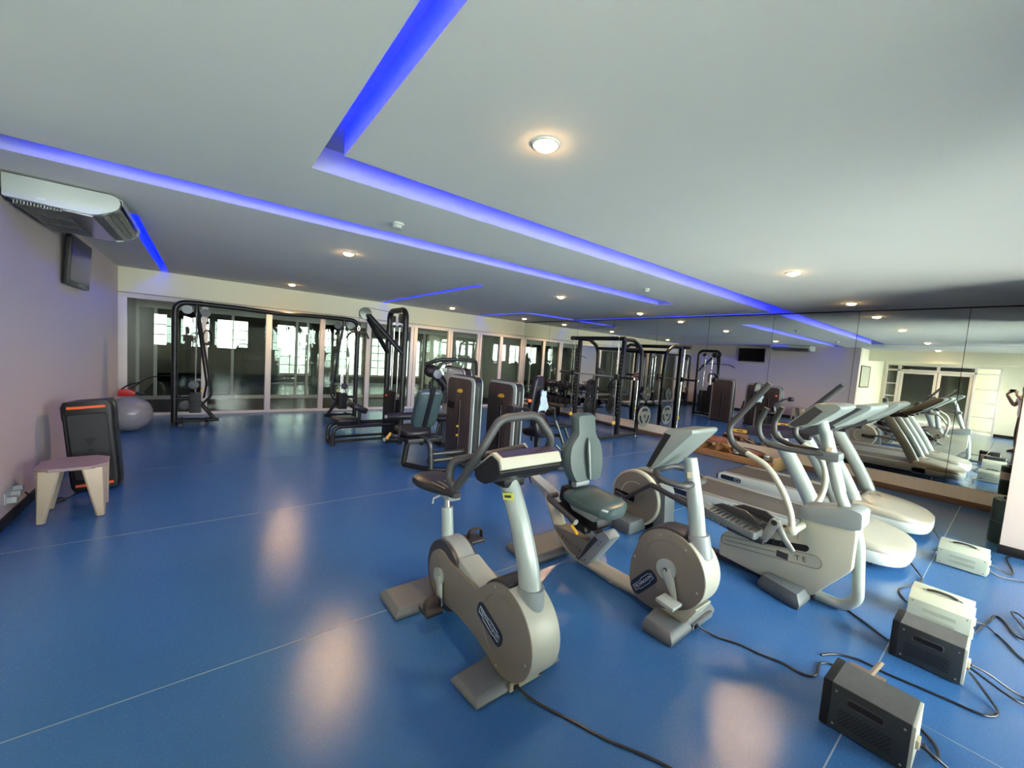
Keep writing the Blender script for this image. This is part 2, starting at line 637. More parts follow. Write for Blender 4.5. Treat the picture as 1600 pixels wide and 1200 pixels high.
# ---- ceiling with cove slots
slots = [(-1.16, 3.80, 6.42, 4.12), (0.52, 2.53, 8.10, 2.85), (0.52, -0.95, 0.63, 2.53), (8.0, 2.85, 8.10, 7.5),
         (6.35, 7.5, 8.10, 7.8), (6.28, 7.8, 6.38, 9.88), (3.44, 5.42, 3.54, 9.86), (-0.62, 5.3, -0.51, 9.9)]
X0, X1, Y0, Y1, DEP = XD - 0.1, XM + 0.3, YB - 0.2, YF + 0.12, 0.15
xs = sorted({X0, X1} | {s[0] for s in slots} | {s[2] for s in slots})
ys = sorted({Y0, Y1} | {s[1] for s in slots} | {s[3] for s in slots})


def inslot(i, j):
    if not (0 <= i < len(xs) - 1 and 0 <= j < len(ys) - 1):
        return False
    cx, cy = (xs[i] + xs[i + 1]) / 2, (ys[j] + ys[j + 1]) / 2
    return any(s[0] < cx < s[2] and s[1] < cy < s[3] for s in slots)


mc, mv = MB(), MB()
for i in range(len(xs) - 1):
    for j in range(len(ys) - 1):
        a, b, c, d = xs[i], xs[i + 1], ys[j], ys[j + 1]
        if not inslot(i, j):
            mc.quad((a, c, ZC), (a, d, ZC), (b, d, ZC), (b, c, ZC))
        else:
            mv.quad((a, c, ZC + DEP), (a, d, ZC + DEP), (b, d, ZC + DEP), (b, c, ZC + DEP))
            if not inslot(i - 1, j): mv.quad((a, c, ZC), (a, d, ZC), (a, d, ZC + DEP), (a, c, ZC + DEP))
            if not inslot(i + 1, j): mv.quad((b, c, ZC), (b, d, ZC), (b, d, ZC + DEP), (b, c, ZC + DEP))
            if not inslot(i, j - 1): mv.quad((a, c, ZC), (b, c, ZC), (b, c, ZC + DEP), (a, c, ZC + DEP))
            if not inslot(i, j + 1): mv.quad((a, d, ZC), (b, d, ZC), (b, d, ZC + DEP), (a, d, ZC + DEP))
ceil = struct(mc.obj('ceiling', CEIL, smooth=0))
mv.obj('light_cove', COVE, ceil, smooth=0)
struct(MB().box((XD - 2.4, YB - 0.25, 2.9), (XM + 0.5, 17.4, 3.0)).obj('roof_slab', DARK_W))

# blue LED lines laid in the slots
led_lbl = ['blue light line in the long ceiling slot running from left wall to its blunt end',
           'blue light line in the ceiling slot that runs into the mirror wall',
           'blue light line in the slot overhead nearest the camera, meeting the corner',
           'blue light line in the narrow slot along the top of the mirror',
           'short blue light line in the far slot ending at the mirror above the dumbbells',
           'blue light line in the short slot from glazed wall to the far right corner',
           'blue light line in the lone narrow slot above the cable machine by the glazed wall',
           'blue light line in the narrow slot along the left wall behind the air conditioner']
for s, lb in zip(slots, led_lbl):
    zl = ZC + DEP * 0.55
    if s[2] - s[0] > s[3] - s[1]:
        m = MB().box((s[0] + 0.16, s[1] + 0.001, zl), (s[2] - 0.03, s[1] + 0.006, zl + 0.022))
    elif s[0] < 0:
        m = MB().box((s[2] - 0.006, s[1] + 0.01, zl), (s[2] - 0.001, s[3] - 0.01, zl + 0.022))
    else:
        m = MB().box((s[0] + 0.001, s[1] + 0.01, zl), (s[0] + 0.006, s[3] - 0.01, zl + 0.022))
    tag(m.obj('led_strip', LEDM), lb, 'light', 'blue cove lights')

# ---- walls
struct(MB().box((XL - 0.2, 3.4, 0), (XL, YF + 7.2, 2.9)).obj('wall_left', WALL_L))
struct(MB().box((XL, 3.42, 0), (XL + 0.014, YF - 0.02, 0.09)).obj('baseboard_left', BASEB, bev=0.003))
struct(MB().box((XD - 0.1, 3.4, 0), (XL - 0.2, 3.6, 2.9)).obj('wall_entrance_return', CREAM_W))
# wall over the glazing
struct(MB().box((XL, YF - 0.02, 2.22), (XM, YF + 0.12, 2.9)).obj('wall_far', CREAM_W))
# mirror wall: plinth, skirting, backing
wr = struct(MB().box((XM, YB - 0.2, 0), (XM + 0.2, YF + 7.2, 2.9)).obj('wall_right', PANEL_W))
struct(MB().box((XM - 0.012, YB, 0), (XM, YF - 0.02, 0.085)).obj('baseboard_right', BASEB_BR, bev=0.003))
struct(MB().box((XM - 0.006, YB, 0.085), (XM, YF - 0.02, 0.262)).obj('trim_1', PANEL_W))
seams = [-1.04, -0.62, 0.515, 1.66, 2.84, 4.0, 5.15, 6.37, 7.585, 8.72, YF - 0.02]
mir = thing('wall_mirror', 'wall of tall mirror panels from low plinth to ceiling on the right wall', 'mirror', (XM, 5, 0.27))
for a, b in zip(seams, seams[1:]):
    MB().box((XM - 0.010, a + 0.003, 0.265), (XM - 0.004, b - 0.003, ZC - 0.02)).obj('mirror_panel', MIRROR, mir, smooth=0)
MB().box((XM - 0.0035, seams[0], 0.262), (XM - 0.0005, seams[-1], ZC - 0.004)).obj('backing_board', BLACK, mir, smooth=0)
MB().box((XM - 0.014, seams[0], ZC - 0.02), (XM - 0.004, seams[-1], ZC - 0.001)).obj('top_channel', STEEL, mir, smooth=0)

# pier at the near end of the mirror
struct(MB().box((6.2, YB - 0.2, 0.09), (6.5, -0.025, 2.9)).obj('wall_pier', PINK_W))
struct(MB().box((6.19, YB, 0), (6.51, -0.015, 0.09)).obj('baseboard_pier', BASEB, bev=0.003))

# window wall behind the camera: piers, lintel and glazed french windows
mb = MB()
wx = [(-4.6, -3.2), (-2.3, -1.1), (-0.95, 0.25), (0.4, 1.6), (2.6, 3.45), (3.5, 4.35), (4.4, 5.25), (5.3, 6.15)]  # first opening added to brighten the entrance bay and left ceiling
SILL = 0.95          # left windows added to light the ceiling; low wall and added roof block sky
edges = [XD - 0.1] + [q for w in wx for q in w] + [XM + 0.2]
for i in range(0, len(edges), 2):
    mb.box((edges[i], YB - 0.2, 0), (edges[i + 1], YB, 2.3))
mb.box((XD - 0.1, YB - 0.2, 2.3), (XM + 0.2, YB, 2.9))
for a, b in wx:
    if -3 < a < 2:
        mb.box((a, YB - 0.2, 0), (b, YB, SILL))
struct(mb.obj('wall_back', CREAM_W))


def french(name, x0, x1, y, z0, z1, nx, nz, glass=GLASS, t=0.05):
    fr = MB().box((x0, y - t, z0), (x0 + 0.06, y + t, z1)).box((x1 - 0.06, y - t, z0), (x1, y + t, z1)) \
        .box((x0 + 0.06, y - t, z1 - 0.06), (x1 - 0.06, y + t, z1)).box((x0 + 0.06, y - t, z0), (x1 - 0.06, y + t, z0 + 0.09)) \
        .obj(name, FRAME_W, bev=0.004)
    struct(fr)
    for i in range(1, nx):
        x = x0 + 0.06 + (x1 - x0 - 0.12) * i / nx
        MB().box((x - 0.016, y - 0.02, z0 + 0.09), (x + 0.016, y + 0.02, z1 - 0.06)).obj('mullion', FRAME_W, fr)
    for i in range(1, nz):
        z = z0 + 0.09 + (z1 - z0 - 0.15) * i / nz
        MB().box((x0 + 0.06, y - 0.018, z - 0.016), (x1 - 0.06, y + 0.018, z + 0.016)).obj('glazing_bar', FRAME_W, fr)
    for i in range(nx):
        for k in range(nz):
            xa, xb = x0 + 0.06 + (x1 - x0 - 0.12) * i / nx, x0 + 0.06 + (x1 - x0 - 0.12) * (i + 1) / nx
            za, zb = z0 + 0.09 + (z1 - z0 - 0.15) * k / nz, z0 + 0.09 + (z1 - z0 - 0.15) * (k + 1) / nz
            MB().quad((xa, y, za), (xb, y, za), (xb, y, zb), (xa, y, zb)).obj('pane', glass, fr, smooth=0)
    return fr


for i, (a, b) in enumerate(wx):
    z0 = SILL if -3 < a < 2 else 0.0
    french('window_%d' % (i + 1), a, b, YB - 0.1, z0, 2.3, 2, 3 if z0 else 5, CLEAR)
    portal('window_daylight_%d' % (i + 1), ((a + b) / 2, YB - 0.26, (2.3 + z0) / 2), (b - a, 2.3 - z0), (0, 1, 0))
struct(MB().box((-3.6, YB - 3.6, 2.42), (2.45, YB - 0.2, 2.52)).obj('roof_sky_shade', DARK_W))  # unseen roof, added to keep sky light off the left floor
struct(MB().box((-14, -16, -0.25), (16, YB - 0.2, -0.13)).obj('terrace_ground', GROUND))
struct(MB().box((-6, 21.0, -0.2), (18, 21.3, 7.0)).obj('wall_outside_far', mk('outside_render', (0.085, 0.10, 0.082), 0.9)))
struct(MB().box((-6, 17.3, -0.3), (18, 21.0, -0.2)).obj('ground_outside_far', GROUND))

# ---- entrance wall with its glazed doors (seen in the mirror)
struct(MB().box((XD - 0.15, 3.32, 0), (XD, 3.45, 2.9)).box((XD - 0.15, YB - 0.1, 0), (XD, 0.42, 2.9))
       .box((XD - 0.15, 0.42, 2.32), (XD, 3.32, 2.9)).obj('wall_entrance', CREAM_W))
struct(MB().box((-2.5, YB, 2.3), (-2.4, 3.4, 2.9)).obj('trim_2', CREAM_W))
struct(MB().box((XD, YB, 0), (XD + 0.014, 0.42, 0.09)).obj('baseboard_entrance', BASEB))
df = struct(MB().box((XD - 0.1, 0.42, 0), (XD + 0.03, 0.48, 2.32)).box((XD - 0.1, 3.26, 0), (XD + 0.03, 3.32, 2.32))
            .box((XD - 0.1, 0.48, 2.27), (XD + 0.03, 3.26, 2.32)).box((XD - 0.1, 0.48, 2.06), (XD + 0.03, 3.26, 2.13))
            .box((XD - 0.1, 2.90, 0), (XD + 0.03, 2.98, 2.27)).box((XD - 0.1, 0.98, 0), (XD + 0.03, 1.04, 2.27))
            .box((XD - 0.1, 1.87, 2.13), (XD + 0.03, 1.95, 2.27)).obj('trim_3', FRAME_W, bev=0.004))
for (a, b) in ((0.48, 0.98), (1.04, 1.87), (1.95, 2.90), (2.98, 3.26)):
    MB().quad((XD - 0.03, a, 2.13), (XD - 0.03, b, 2.13), (XD - 0.03, b, 2.27), (XD - 0.03, a, 2.27)).obj('pane', GLASS, df, smooth=0)
for (a, b) in ((0.48, 0.98), (2.98, 3.26)):
    for k in range(4):
        z0, z1 = 0.12 + k * 0.485, 0.12 + (k + 1) * 0.485
        MB().box((XD - 0.06, a, z0 - 0.03), (XD - 0.0, b, z0 + 0.02)).obj('glazing_bar', FRAME_W, df)
        MB().quad((XD - 0.03, a, z0), (XD - 0.03, b, z0), (XD - 0.03, b, z1), (XD - 0.03, a, z1)).obj('pane', GLASS, df, smooth=0)
for k, (a, b) in enumerate(((1.05, 1.90), (1.92, 2.89))):
    d = struct(MB().box((XD - 0.05, a, 0.01), (XD, a + 0.08, 2.05)).box((XD - 0.05, b - 0.08, 0.01), (XD, b, 2.05))
               .box((XD - 0.05, a + 0.08, 1.97), (XD, b - 0.08, 2.05)).box((XD - 0.05, a + 0.08, 0.01), (XD, b - 0.08, 0.16))
               .obj('door_%d' % (k + 1), FRAME_W, bev=0.004))
    MB().quad((XD - 0.025, a + 0.08, 0.16), (XD - 0.025, b - 0.08, 0.16), (XD - 0.025, b - 0.08, 1.97), (XD - 0.025, a + 0.08, 1.97)).obj('pane', GLASS, d, smooth=0)
    hy = b - 0.04 if k == 0 else a + 0.04
    MB().tube(fil([(XD, hy, 0.95), (XD + 0.05, hy, 0.95), (XD + 0.05, hy, 1.15), (XD, hy, 1.15)], 0.02), 0.009, 8).obj('door_handle', CHROME, d)
# lobby beyond the doors
struct(MB().box((-7.3, 1.1, -0.1), (-7.2, 3.6, 2.9)).box((-7.3, 3.5, -0.1), (XD - 0.1, 3.6, 2.9)).box((-7.3, 1.05, -0.1), (XD - 0.15, 1.12, 2.9)).obj('wall_lobby', DARK_W))
struct(MB().box((-6.3, YB - 1.2, -0.1), (-6.2, 1.05, 2.9)).obj('wall_lobby_pale', CREAM_W))

# framed print on the return wall
pf = thing('framed_picture', 'thin dark framed pale print hung on the cream wall beside the glass doors', 'picture', (-2.11, 3.4, 1.34))
MB().box((-2.76, 3.375, 1.34), (-2.73, 3.398, 2.10)).box((-1.50, 3.375, 1.34), (-1.47, 3.398, 2.10)).box((-2.73, 3.375, 1.34), (-1.50, 3.398, 1.37)) \
    .box((-2.73, 3.375, 2.07), (-1.50, 3.398, 2.10)).obj('picture_frame', BLACK, pf)
MB().box((-2.73, 3.385, 1.37), (-1.50, 3.397, 2.07)).obj('print_sheet', PICT, pf)

# ---- glazed partition on the far side
ZT = 2.22
posts = [(-1.2, -1.08, 0), (-0.03, 0.07, 0), (1.04, 1.15, 0), (2.10, 2.20, 0), (3.14, 3.25, 0), (4.27, 4.46, 1), (5.38, 5.52, 1), (6.34, 6.50, 1),
         (7.16, 7.27, 0), (8.0, 8.11, 1)]
gp = MB()
gp.box((XL, YF - 0.05, ZT - 0.075), (XM, YF + 0.05, ZT + 0.01)).box((XL, YF - 0.05, 0), (XM, YF + 0.05, 0.055))
gl = struct(gp.obj('window_9', FRAME_W, bev=0.006))
for a, b, k in posts:
    MB().box((a, YF - 0.055, 0.05), (b, YF + 0.055, ZT - 0.07)).obj('mullion', FRAME_W, gl, bev=0.008)
    if k:
        MB().box((a + (b - a) * 0.45, YF - 0.058, 0.06), (a + (b - a) * 0.5, YF - 0.054, ZT - 0.08)).obj('joint', BASEB, gl)
for p, q in zip(posts, posts[1:]):
    MB().quad((p[1], YF, 0.055), (q[0], YF, 0.055), (q[0], YF, ZT - 0.075), (p[1], YF, ZT - 0.075)).obj('pane', GLASS, gl, smooth=0)
MB().box((XL, YF - 0.06, ZT + 0.012), (XM, YF - 0.02, ZT + 0.022)).obj('head_joint', mk('joint_grey', (0.25, 0.22, 0.18), 0.7), gl)
# passage behind it, second partition, room beyond
struct(MB().box((XL, YF + 0.05, -0.1), (XM, 12.3, 0.0)).obj('floor_passage', BROWN_FL))
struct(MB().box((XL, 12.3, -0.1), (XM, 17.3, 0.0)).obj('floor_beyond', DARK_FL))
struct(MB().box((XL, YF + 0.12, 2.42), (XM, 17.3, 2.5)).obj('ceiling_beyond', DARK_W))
g2m = MB().box((XL, 12.22, 2.1), (XM, 12.32, 2.42)).box((XL, 12.22, 0), (XM, 12.32, 0.09))
g2 = struct(g2m.obj('window_10', FRAME_W, bev=0.006))
px_ = [-1.2, -0.9, 0.55, 1.98, 2.25, 3.35, 4.6, 5.75, 6.9, 8.06]
for x in px_:
    MB().box((x, 12.22, 0.09), (x + 0.06, 12.32, 2.1)).obj('mullion', FRAME_W, g2, bev=0.006)
for a, b in zip(px_, px_[1:]):
    MB().quad((a + 0.06, 12.27, 0.09), (b, 12.27, 0.09), (b, 12.27, 2.1), (a + 0.06, 12.27, 2.1)).obj('pane', CLEAR, g2, smooth=0)
mb = MB()
w2 = [(2.2, 3.3), (4.3, 5.3), (5.6, 6.6), (7.0, 7.9)]
ed = [XL - 0.2] + [q for w in w2 for q in w] + [XM + 0.2]
for i in range(0, len(ed), 2):
    mb.box((ed[i], 17.0, 0), (ed[i + 1], 17.2, 2.5))
mb.box((XL, 17.0, 1.95), (XM, 17.2, 2.5)).box((XL, 17.0, 0), (XM, 17.2, 0.25))
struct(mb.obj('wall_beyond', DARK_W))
for i, (a, b) in enumerate(w2):
    french('window_%d' % (11 + i), a, b, 17.1, 0.25, 1.95, 3, 5, GLASS)
    portal('far_window_daylight_%d' % (i + 1), ((a + b) / 2, 17.26, 1.1), (b - a, 1.7), (0, -1, 0))

# ---- recessed downlights
lx, ly = [1.36, 4.93, 7.29], [1.6, 5.09, 8.95]
names = {(0, 0): 'large warm ceiling downlight shining nearest the camera', (0, 1): 'warm ceiling downlight left of centre beyond the long blue slot',
         (0, 2): 'warm ceiling downlight close to the glazed wall above the cable crossover', (1, 0): 'warm ceiling downlight on the right above the treadmills',
         (1, 1): 'warm ceiling downlight in the middle of the room above the selector towers',
         (1, 2): 'warm ceiling downlight near the glazed wall in the middle', (2, 0): 'warm ceiling downlight beside the mirror at the near end',
         (2, 1): 'warm ceiling downlight beside the mirror above the smith machine', (2, 2): 'warm ceiling downlight in the far right corner'}


def downlight(x, y, lb):
    t = thing('downlight', lb, 'light', (x, y, ZC), group='warm ceiling downlights')
    MB().lathe([(0.056, 0.0), (0.056, -0.006), (0.062, -0.010), (0.072, -0.006), (0.074, 0.0)], (x, y, ZC), seg=28).obj('trim_ring', CEIL, t)
    MB().lathe([(0.0, -0.004), (0.058, -0.004), (0.059, -0.001)], (x, y, ZC), seg=28).obj('reflector', LAMP_IN, t)
    MB().ball((x, y, ZC - 0.014), (0.050, 0.050, 0.016), 20, 8).obj('bulb', BULB, t)
    l = bpy.data.lights.new('downlight_beam', 'SPOT')
    l.energy = LAMP_W * 4
    l.color = (1.0, 0.64, 0.31)
    l.spot_size = math.radians(150)
    l.spot_blend = 0.5
    l.shadow_soft_size = 0.05
    lo = bpy.data.objects.new('downlight_beam', l)
    COL.objects.link(lo)
    lo.parent = t
    lo.location = (0, 0, -0.09)


for i in range(3):
    for j in range(3):
        downlight(lx[i], ly[j], names[(i, j)])
downlight(-1.75, 1.68, 'warm ceiling downlight in the entrance bay by the glass doors')
downlight(-3.7, 1.7, 'warm ceiling downlight deep in the entrance bay')

for (x, y, lb) in ((1.33, 3.48, 'small white smoke detector on the ceiling between the two blue slots'), (4.99, 3.42, 'small white smoke detector on the ceiling near the mirror')):
    t = thing('smoke_detector', lb, 'detector', (x, y, ZC), group='ceiling smoke detectors')
    MB().lathe([(0.055, 0), (0.055, -0.016), (0.048, -0.02)], (x, y, ZC), seg=24).obj('base', WHITEPL, t)
    MB().lathe([(0.042, -0.02), (0.042, -0.034), (0.030, -0.046), (0.0, -0.048)], (x, y, ZC), seg=24).obj('sensing_chamber', WHITEPL, t)

# ================================================================== CARDIO MACHINES
def circ_prof(cx, cy, r, a0, a1, n=14):
    return arc(cx, cy, r, a0, a1, n)


def badge(parent, c, right, up, L=0.21, H=0.075):
    """navy pill badge with the maker's outlined lettering"""
    c, R_, U_ = V(c), V(right).normalized(), V(up).normalized()
    N_ = R_.cross(U_)
    pts = rnd([(-L / 2, -H / 2), (L / 2, -H / 2), (L / 2, H / 2), (-L / 2, H / 2)], H * 0.45, 6)
    m = MB()
    n = len(pts)
    lo = [c + R_ * p[0] + U_ * p[1] for p in pts]
    hi = [q + N_ * 0.004 for q in lo]
    m.add(lo + hi, [tuple(range(n, 2 * n))] + [(i, (i + 1) % n, n + (i + 1) % n, n + i) for i in range(n)])
    b = m.obj('badge', NAVY, parent)
    # stepped outline around the word
    w = L * 0.40
    ol = [(-w, 0.017), (-w * 0.15, 0.017), (-w * 0.05, 0.024), (w * 0.8, 0.024), (w * 0.8, 0.017), (w, 0.017), (w, -0.017), (w * 0.6, -0.017),
          (w * 0.5, -0.024), (-w * 0.55, -0.024), (-w * 0.55, -0.017), (-w, -0.017)]
    MB().tube([c + R_ * p[0] + U_ * p[1] * 1.0 + N_ * 0.0045 for p in ol], 0.0016, 5, closed=True).obj('outline', INK_L, b)
    text('TECHNOGYM', L * 0.118, c + N_ * 0.0048, R_, U_, INK_L, b)
    return b


# ---------------------------------------------------------------- upright bike (nearest)
def upright_bike():
    t = thing('upright_bike', 'upright exercise bike with a large taupe flywheel disc, nearest the camera', 'exercise bike', (1.2, 1.75, 0))
    # feet
    m = MB().loft([[(0.985, 1.345, 0), (1.495, 1.35, 0), (1.47, 1.59, 0), (0.965, 1.54, 0)],
                   [(0.975, 1.335, 0.02), (1.505, 1.34, 0.02), (1.48, 1.60, 0.02), (0.955, 1.55, 0.02)],
                   [(0.985, 1.36, 0.048), (1.49, 1.365, 0.052), (1.46, 1.56, 0.064), (0.975, 1.515, 0.058)]])
    ff = m.obj('front_foot', BASEG, t, bev=0.012)
    MB().box((1.16, 1.330, 0.012), (1.36, 1.342, 0.048)).obj('socket_plate', mk('grime_plate', (0.30, 0.29, 0.22), 0.6), ff)
    MB().box((1.18, 1.326, 0.018), (1.21, 1.336, 0.042)).obj('socket', BLACK, ff)
    MB().box((1.34, 1.326, 0.02), (1.36, 1.336, 0.042)).obj('socket', BLACK, ff)
    MB().loft([[(0.905, 2.10, 0), (1.50, 2.10, 0), (1.50, 2.36, 0), (0.905, 2.36, 0)], [(0.90, 2.09, 0.03), (1.505, 2.09, 0.03), (1.505, 2.37, 0.03), (0.90, 2.37, 0.03)],
               [(0.93, 2.12, 0.065), (1.48, 2.12, 0.065), (1.48, 2.34, 0.065), (0.93, 2.34, 0.065)]]).obj('rear_foot', BASEG, t, bev=0.012)
    # body
    xa, xb = 1.15, 1.30
    fy, fz, fr = 1.395, 0.29, 0.215
    cy, cz, cr = 2.015, 0.255, 0.205
    MB().prism(circ_prof(cy, cz, cr, 0, 360, 34)[:-1], 'x', xa, xb).obj('crank_housing', CHAR, t, bev=0.012)
    MB().prism(circ_prof(fy, fz, fr - 0.012, 0, 360, 34)[:-1], 'x', xa + 0.004, xb - 0.004).obj('flywheel_housing', CHAR, t, bev=0.006)
    hump = arc(cy, cz, cr + 0.012, 70, 150, 8) + arc(cy, cz, cr - 0.06, 150, 70, 8)
    MB().prism(hump, 'x', xa + 0.02, xb - 0.02).obj('hump_cover', GREY, t, bev=0.01)
    neck = [(1.50, 0.44), (1.62, 0.375), (1.86, 0.43), (1.86, 0.10), (1.66, 0.14), (1.52, 0.10)]
    MB().prism(neck, 'x', xa + 0.006, xb - 0.006).obj('bridge', SILVER, t, bev=0.02)
    # side covers: flywheel circle, waist and inner crank circle
    a_top, a_bot = 52, -64
    prof = arc(fy, fz, fr, a_top, a_top + (360 - (a_top - a_bot)), 30) + [(1.62, 0.125), (1.80, 0.135)] + arc(cy, cz, 0.150, -125 + 20, 120, 20) + [(1.76, 0.375), (1.63, 0.375)]
    for x0, x1 in ((xa - 0.014, xa + 0.004), (xb - 0.004, xb + 0.014)):
        sc = MB().prism(prof, 'x', x0, x1).obj('side_cover', TAUPE, t, bev=0.004)
        xo = x0 - 0.001 if x0 < 1.2 else x1 + 0.001
        for (yy, zz) in ((1.47, 0.47), (1.215, 0.24), (1.42, 0.10)):
            MB().cyl((xo, yy, zz), (xo + (0.004 if x0 < 1.2 else -0.004), yy, zz), 0.006, seg=10).obj('screw', ALU, sc)
    MB().tube([(xa - 0.0145, p[0], p[1]) for p in arc(fy, fz, 0.165, -60, 120, 22)], 0.0025, 5).obj('raised_edge', TAUPE, t)
    # cream front rim wrapping the flywheel
    rim = arc(fy, fz, fr + 0.004, 95, 268, 22) + arc(fy, fz, fr - 0.05, 268, 95, 22)
    MB().prism(rim, 'x', xa - 0.010, xb + 0.010).obj('front_shell', CREAM, t, bev=0.006)
    MB().prism(arc(fy, fz, fr + 0.012, 20, 92, 12) + arc(fy, fz, fr - 0.06, 92, 20, 12), 'x', xa + 0.004, xb - 0.002).obj('rear_hood', CHAR, t, bev=0.01)
    MB().box((1.16, 1.33, 0.06), (1.31, 1.50, 0.12)).obj('plinth', CREAM, t, bev=0.008)
    badge(t, (xa - 0.0145, 1.495, 0.268), (0, -1, -0.36), (0, -0.36, 1), 0.225, 0.088)
    # column
    path = [(1.225, 1.30, 0.36), (1.225, 1.305, 0.52)]
    MB().tube(spline([(1.225, 1.315, 0.34), (1.225, 1.305, 0.44), (1.225, 1.31, 0.53)], 4), 0.068, 18, sq=((1, 0, 0), 0.85)).obj('column_collar', GREY, t)
    MB().tube(spline([(1.22, 1.308, 0.50), (1.218, 1.34, 0.63), (1.212, 1.41, 0.80), (1.205, 1.50, 0.96), (1.20, 1.545, 1.03)], 6), [0.060, 0.052], 18, sq=((1, 0, 0), 0.82)).obj('column', SILVER, t)
    # maker's label on the column
    c = V((1.162, 1.452, 0.925))
    lb = MB().obox(c, (0.006, 0.058, 0.034), (math.radians(-12), 0, math.radians(20))).obj('column_label', LIME, t)
    MB().obox(c - V((0.002, 0, 0)), (0.006, 0.036, 0.012), (math.radians(-12), 0, math.radians(20))).obj('label_print', INK_D, lb)
    # seat post and saddle
    MB().tube([(1.215, 2.085, 0.40), (1.212, 2.115, 0.63)], 0.036, 16).obj('post_sleeve', SILVER, t)
    MB().tube([(1.212, 2.115, 0.62), (1.212, 2.128, 0.70)], 0.022, 14).obj('seat_post', CHROME, t)
    MB().tube([(1.212, 2.16, 0.70), (1.16, 2.20, 0.665), (1.158, 2.205, 0.63)], 0.006, 8).obj('seat_lever', WHITEPL, t)
    loops = []
    for y, w, zt, h in ((2.00, 0.028, 0.752, 0.03), (2.05, 0.040, 0.765, 0.05), (2.13, 0.058, 0.768, 0.065), (2.22, 0.095, 0.772, 0.075), (2.30, 0.125, 0.778, 0.08), (2.38, 0.122, 0.780, 0.078), (2.43, 0.085, 0.770, 0.055)):
        ring = []
        for k in range(16):
            a = 2 * PI * k / 16
            ca, sa = math.cos(a), math.sin(a)
            ring.append((1.21 + w * math.copysign(abs(ca) ** 0.7, ca), y, zt - h / 2 + h / 2 * math.copysign(abs(sa) ** 0.7, sa)))
        loops.append(ring)
    sd = MB().loft(loops).obj('saddle', VINYLB, t)
    for k in range(4):
        MB().tube([(1.21 - 0.045 + 0.03 * k, 2.08 + 0.01 * k, 0.767), (1.21 - 0.07 + 0.045 * k, 2.20, 0.7725)], 0.0035, 5).obj('saddle_stripe', TAUPE, sd)
    MB().prism([(2.02, 0.70), (2.36, 0.69), (2.30, 0.735), (2.05, 0.735)], 'x', 1.17, 1.255).obj('saddle_base', GREY, t, bev=0.012)
    # console: tilted slab with cream front edge
    xl_, xr_ = 1.015, 1.375
    MB().prism(rnd([(1.545, 1.055), (1.405, 1.166), (1.345, 1.150), (1.322, 1.108), (1.335, 1.10), (1.535, 1.042)], [0.005, 0.008, 0.008, 0.01, 0.01, 0.005]), 'x', xl_, xr_).obj('console', CREAM, t, bev=0.004)
    MB().prism([(1.537, 1.060), (1.412, 1.159), (1.414, 1.162), (1.539, 1.063)], 'x', xl_ + 0.010, xr_ - 0.004).obj('screen', SCREEN, t)
    MB().prism([(1.400, 1.1665), (1.350, 1.1533), (1.3505, 1.1505), (1.4005, 1.163)], 'x', xl_ + 0.022, xr_ - 0.006).obj('top_sheen', VIOLET, t)
    MB().prism(rnd([(1.535, 1.036), (1.345, 1.105), (1.33, 1.095), (1.34, 1.065), (1.44, 1.01), (1.51, 1.01)], 0.012), 'x', xl_ - 0.004, xr_ + 0.004).obj('console_back', BLACK, t, bev=0.006)
    MB().prism(rnd([(1.532, 1.052), (1.402, 1.153), (1.354, 1.139), (1.338, 1.108), (1.345, 1.075), (1.44, 1.02), (1.51, 1.02)], 0.008), 'x', xl_ - 0.006, xl_ + 0.002).obj('console_end', BLACK, t)
    MB().box((1.14, 1.46, 0.96), (1.27, 1.56, 1.02)).obj('console_neck', BLACK, t, bev=0.015)
    # handlebar: closed horseshoe rising towards the rider
    hb = fil([(0.985, 1.645, 0.93), (1.0, 1.49, 1.13), (1.085, 1.455, 1.305), (1.305, 1.455, 1.315), (1.405, 1.42, 1.185), (1.40, 1.62, 0.95)], [0.06, 0.045, 0.045, 0.06], 6)
    MB().tube(hb, 0.021, 12).obj('handlebar', GRIP, t)
    g = fil([(0.985, 1.64, 0.925), (0.975, 1.705, 0.965), (0.985, 1.70, 1.055), (1.10, 1.595, 1.095), (1.345, 1.582, 1.118)], [0.05, 0.05, 0.06], 6)
    MB().tube(g, 0.020, 12).obj('inner_grip', GRIP, t)
    MB().lathe([(0.0205, 0), (0.0225, 0.004), (0.0225, 0.012), (0.0, 0.014)], (1.343, 1.582, 1.118), (1, 0, 0.1), 16).obj('grip_end', CHROME, t)
    MB().tube([(1.10, 1.595, 1.09), (1.15, 1.52, 1.03)], 0.018, 10).obj('bar_stem', BLACK, t)
    MB().tube([(1.30, 1.585, 1.113), (1.26, 1.51, 1.03)], 0.018, 10).obj('bar_stem', BLACK, t)
    # cranks and pedals
    for s, x, ang, ped in ((-1, xa - 0.022, -62, 1), (1, xb + 0.022, 118, 1)):
        a = math.radians(ang)
        ex, ez = cy - 0.165 * math.cos(a) * 0.75, cz + 0.165 * math.sin(a)
        ey = ex
        cr_ = MB().tube([(x, cy, cz), (x + s * 0.012, ey, ez)], [0.040, 0.018], 14, sq=((1, 0, 0), 0.45)).obj('crank', SILVER, t)
        MB().cyl((x - 0.01, cy, cz), (x + 0.014, cy, cz), 0.052, 0.046, 22).obj('crank_boss', SILVER, cr_)
        px = x + s * 0.075
        MB().cyl((x, ey, ez), (px + s * 0.03, ey, ez), 0.008, seg=8).obj('pedal_axle', ALU, cr_)
        pd = MB().prism(rnd([(ey - 0.055, ez - 0.018), (ey + 0.055, ez - 0.018), (ey + 0.06, ez + 0.010), (ey - 0.06, ez + 0.010)], 0.008), 'x', px - 0.05, px + 0.05).obj('pedal', CHAR, t, bev=0.006)
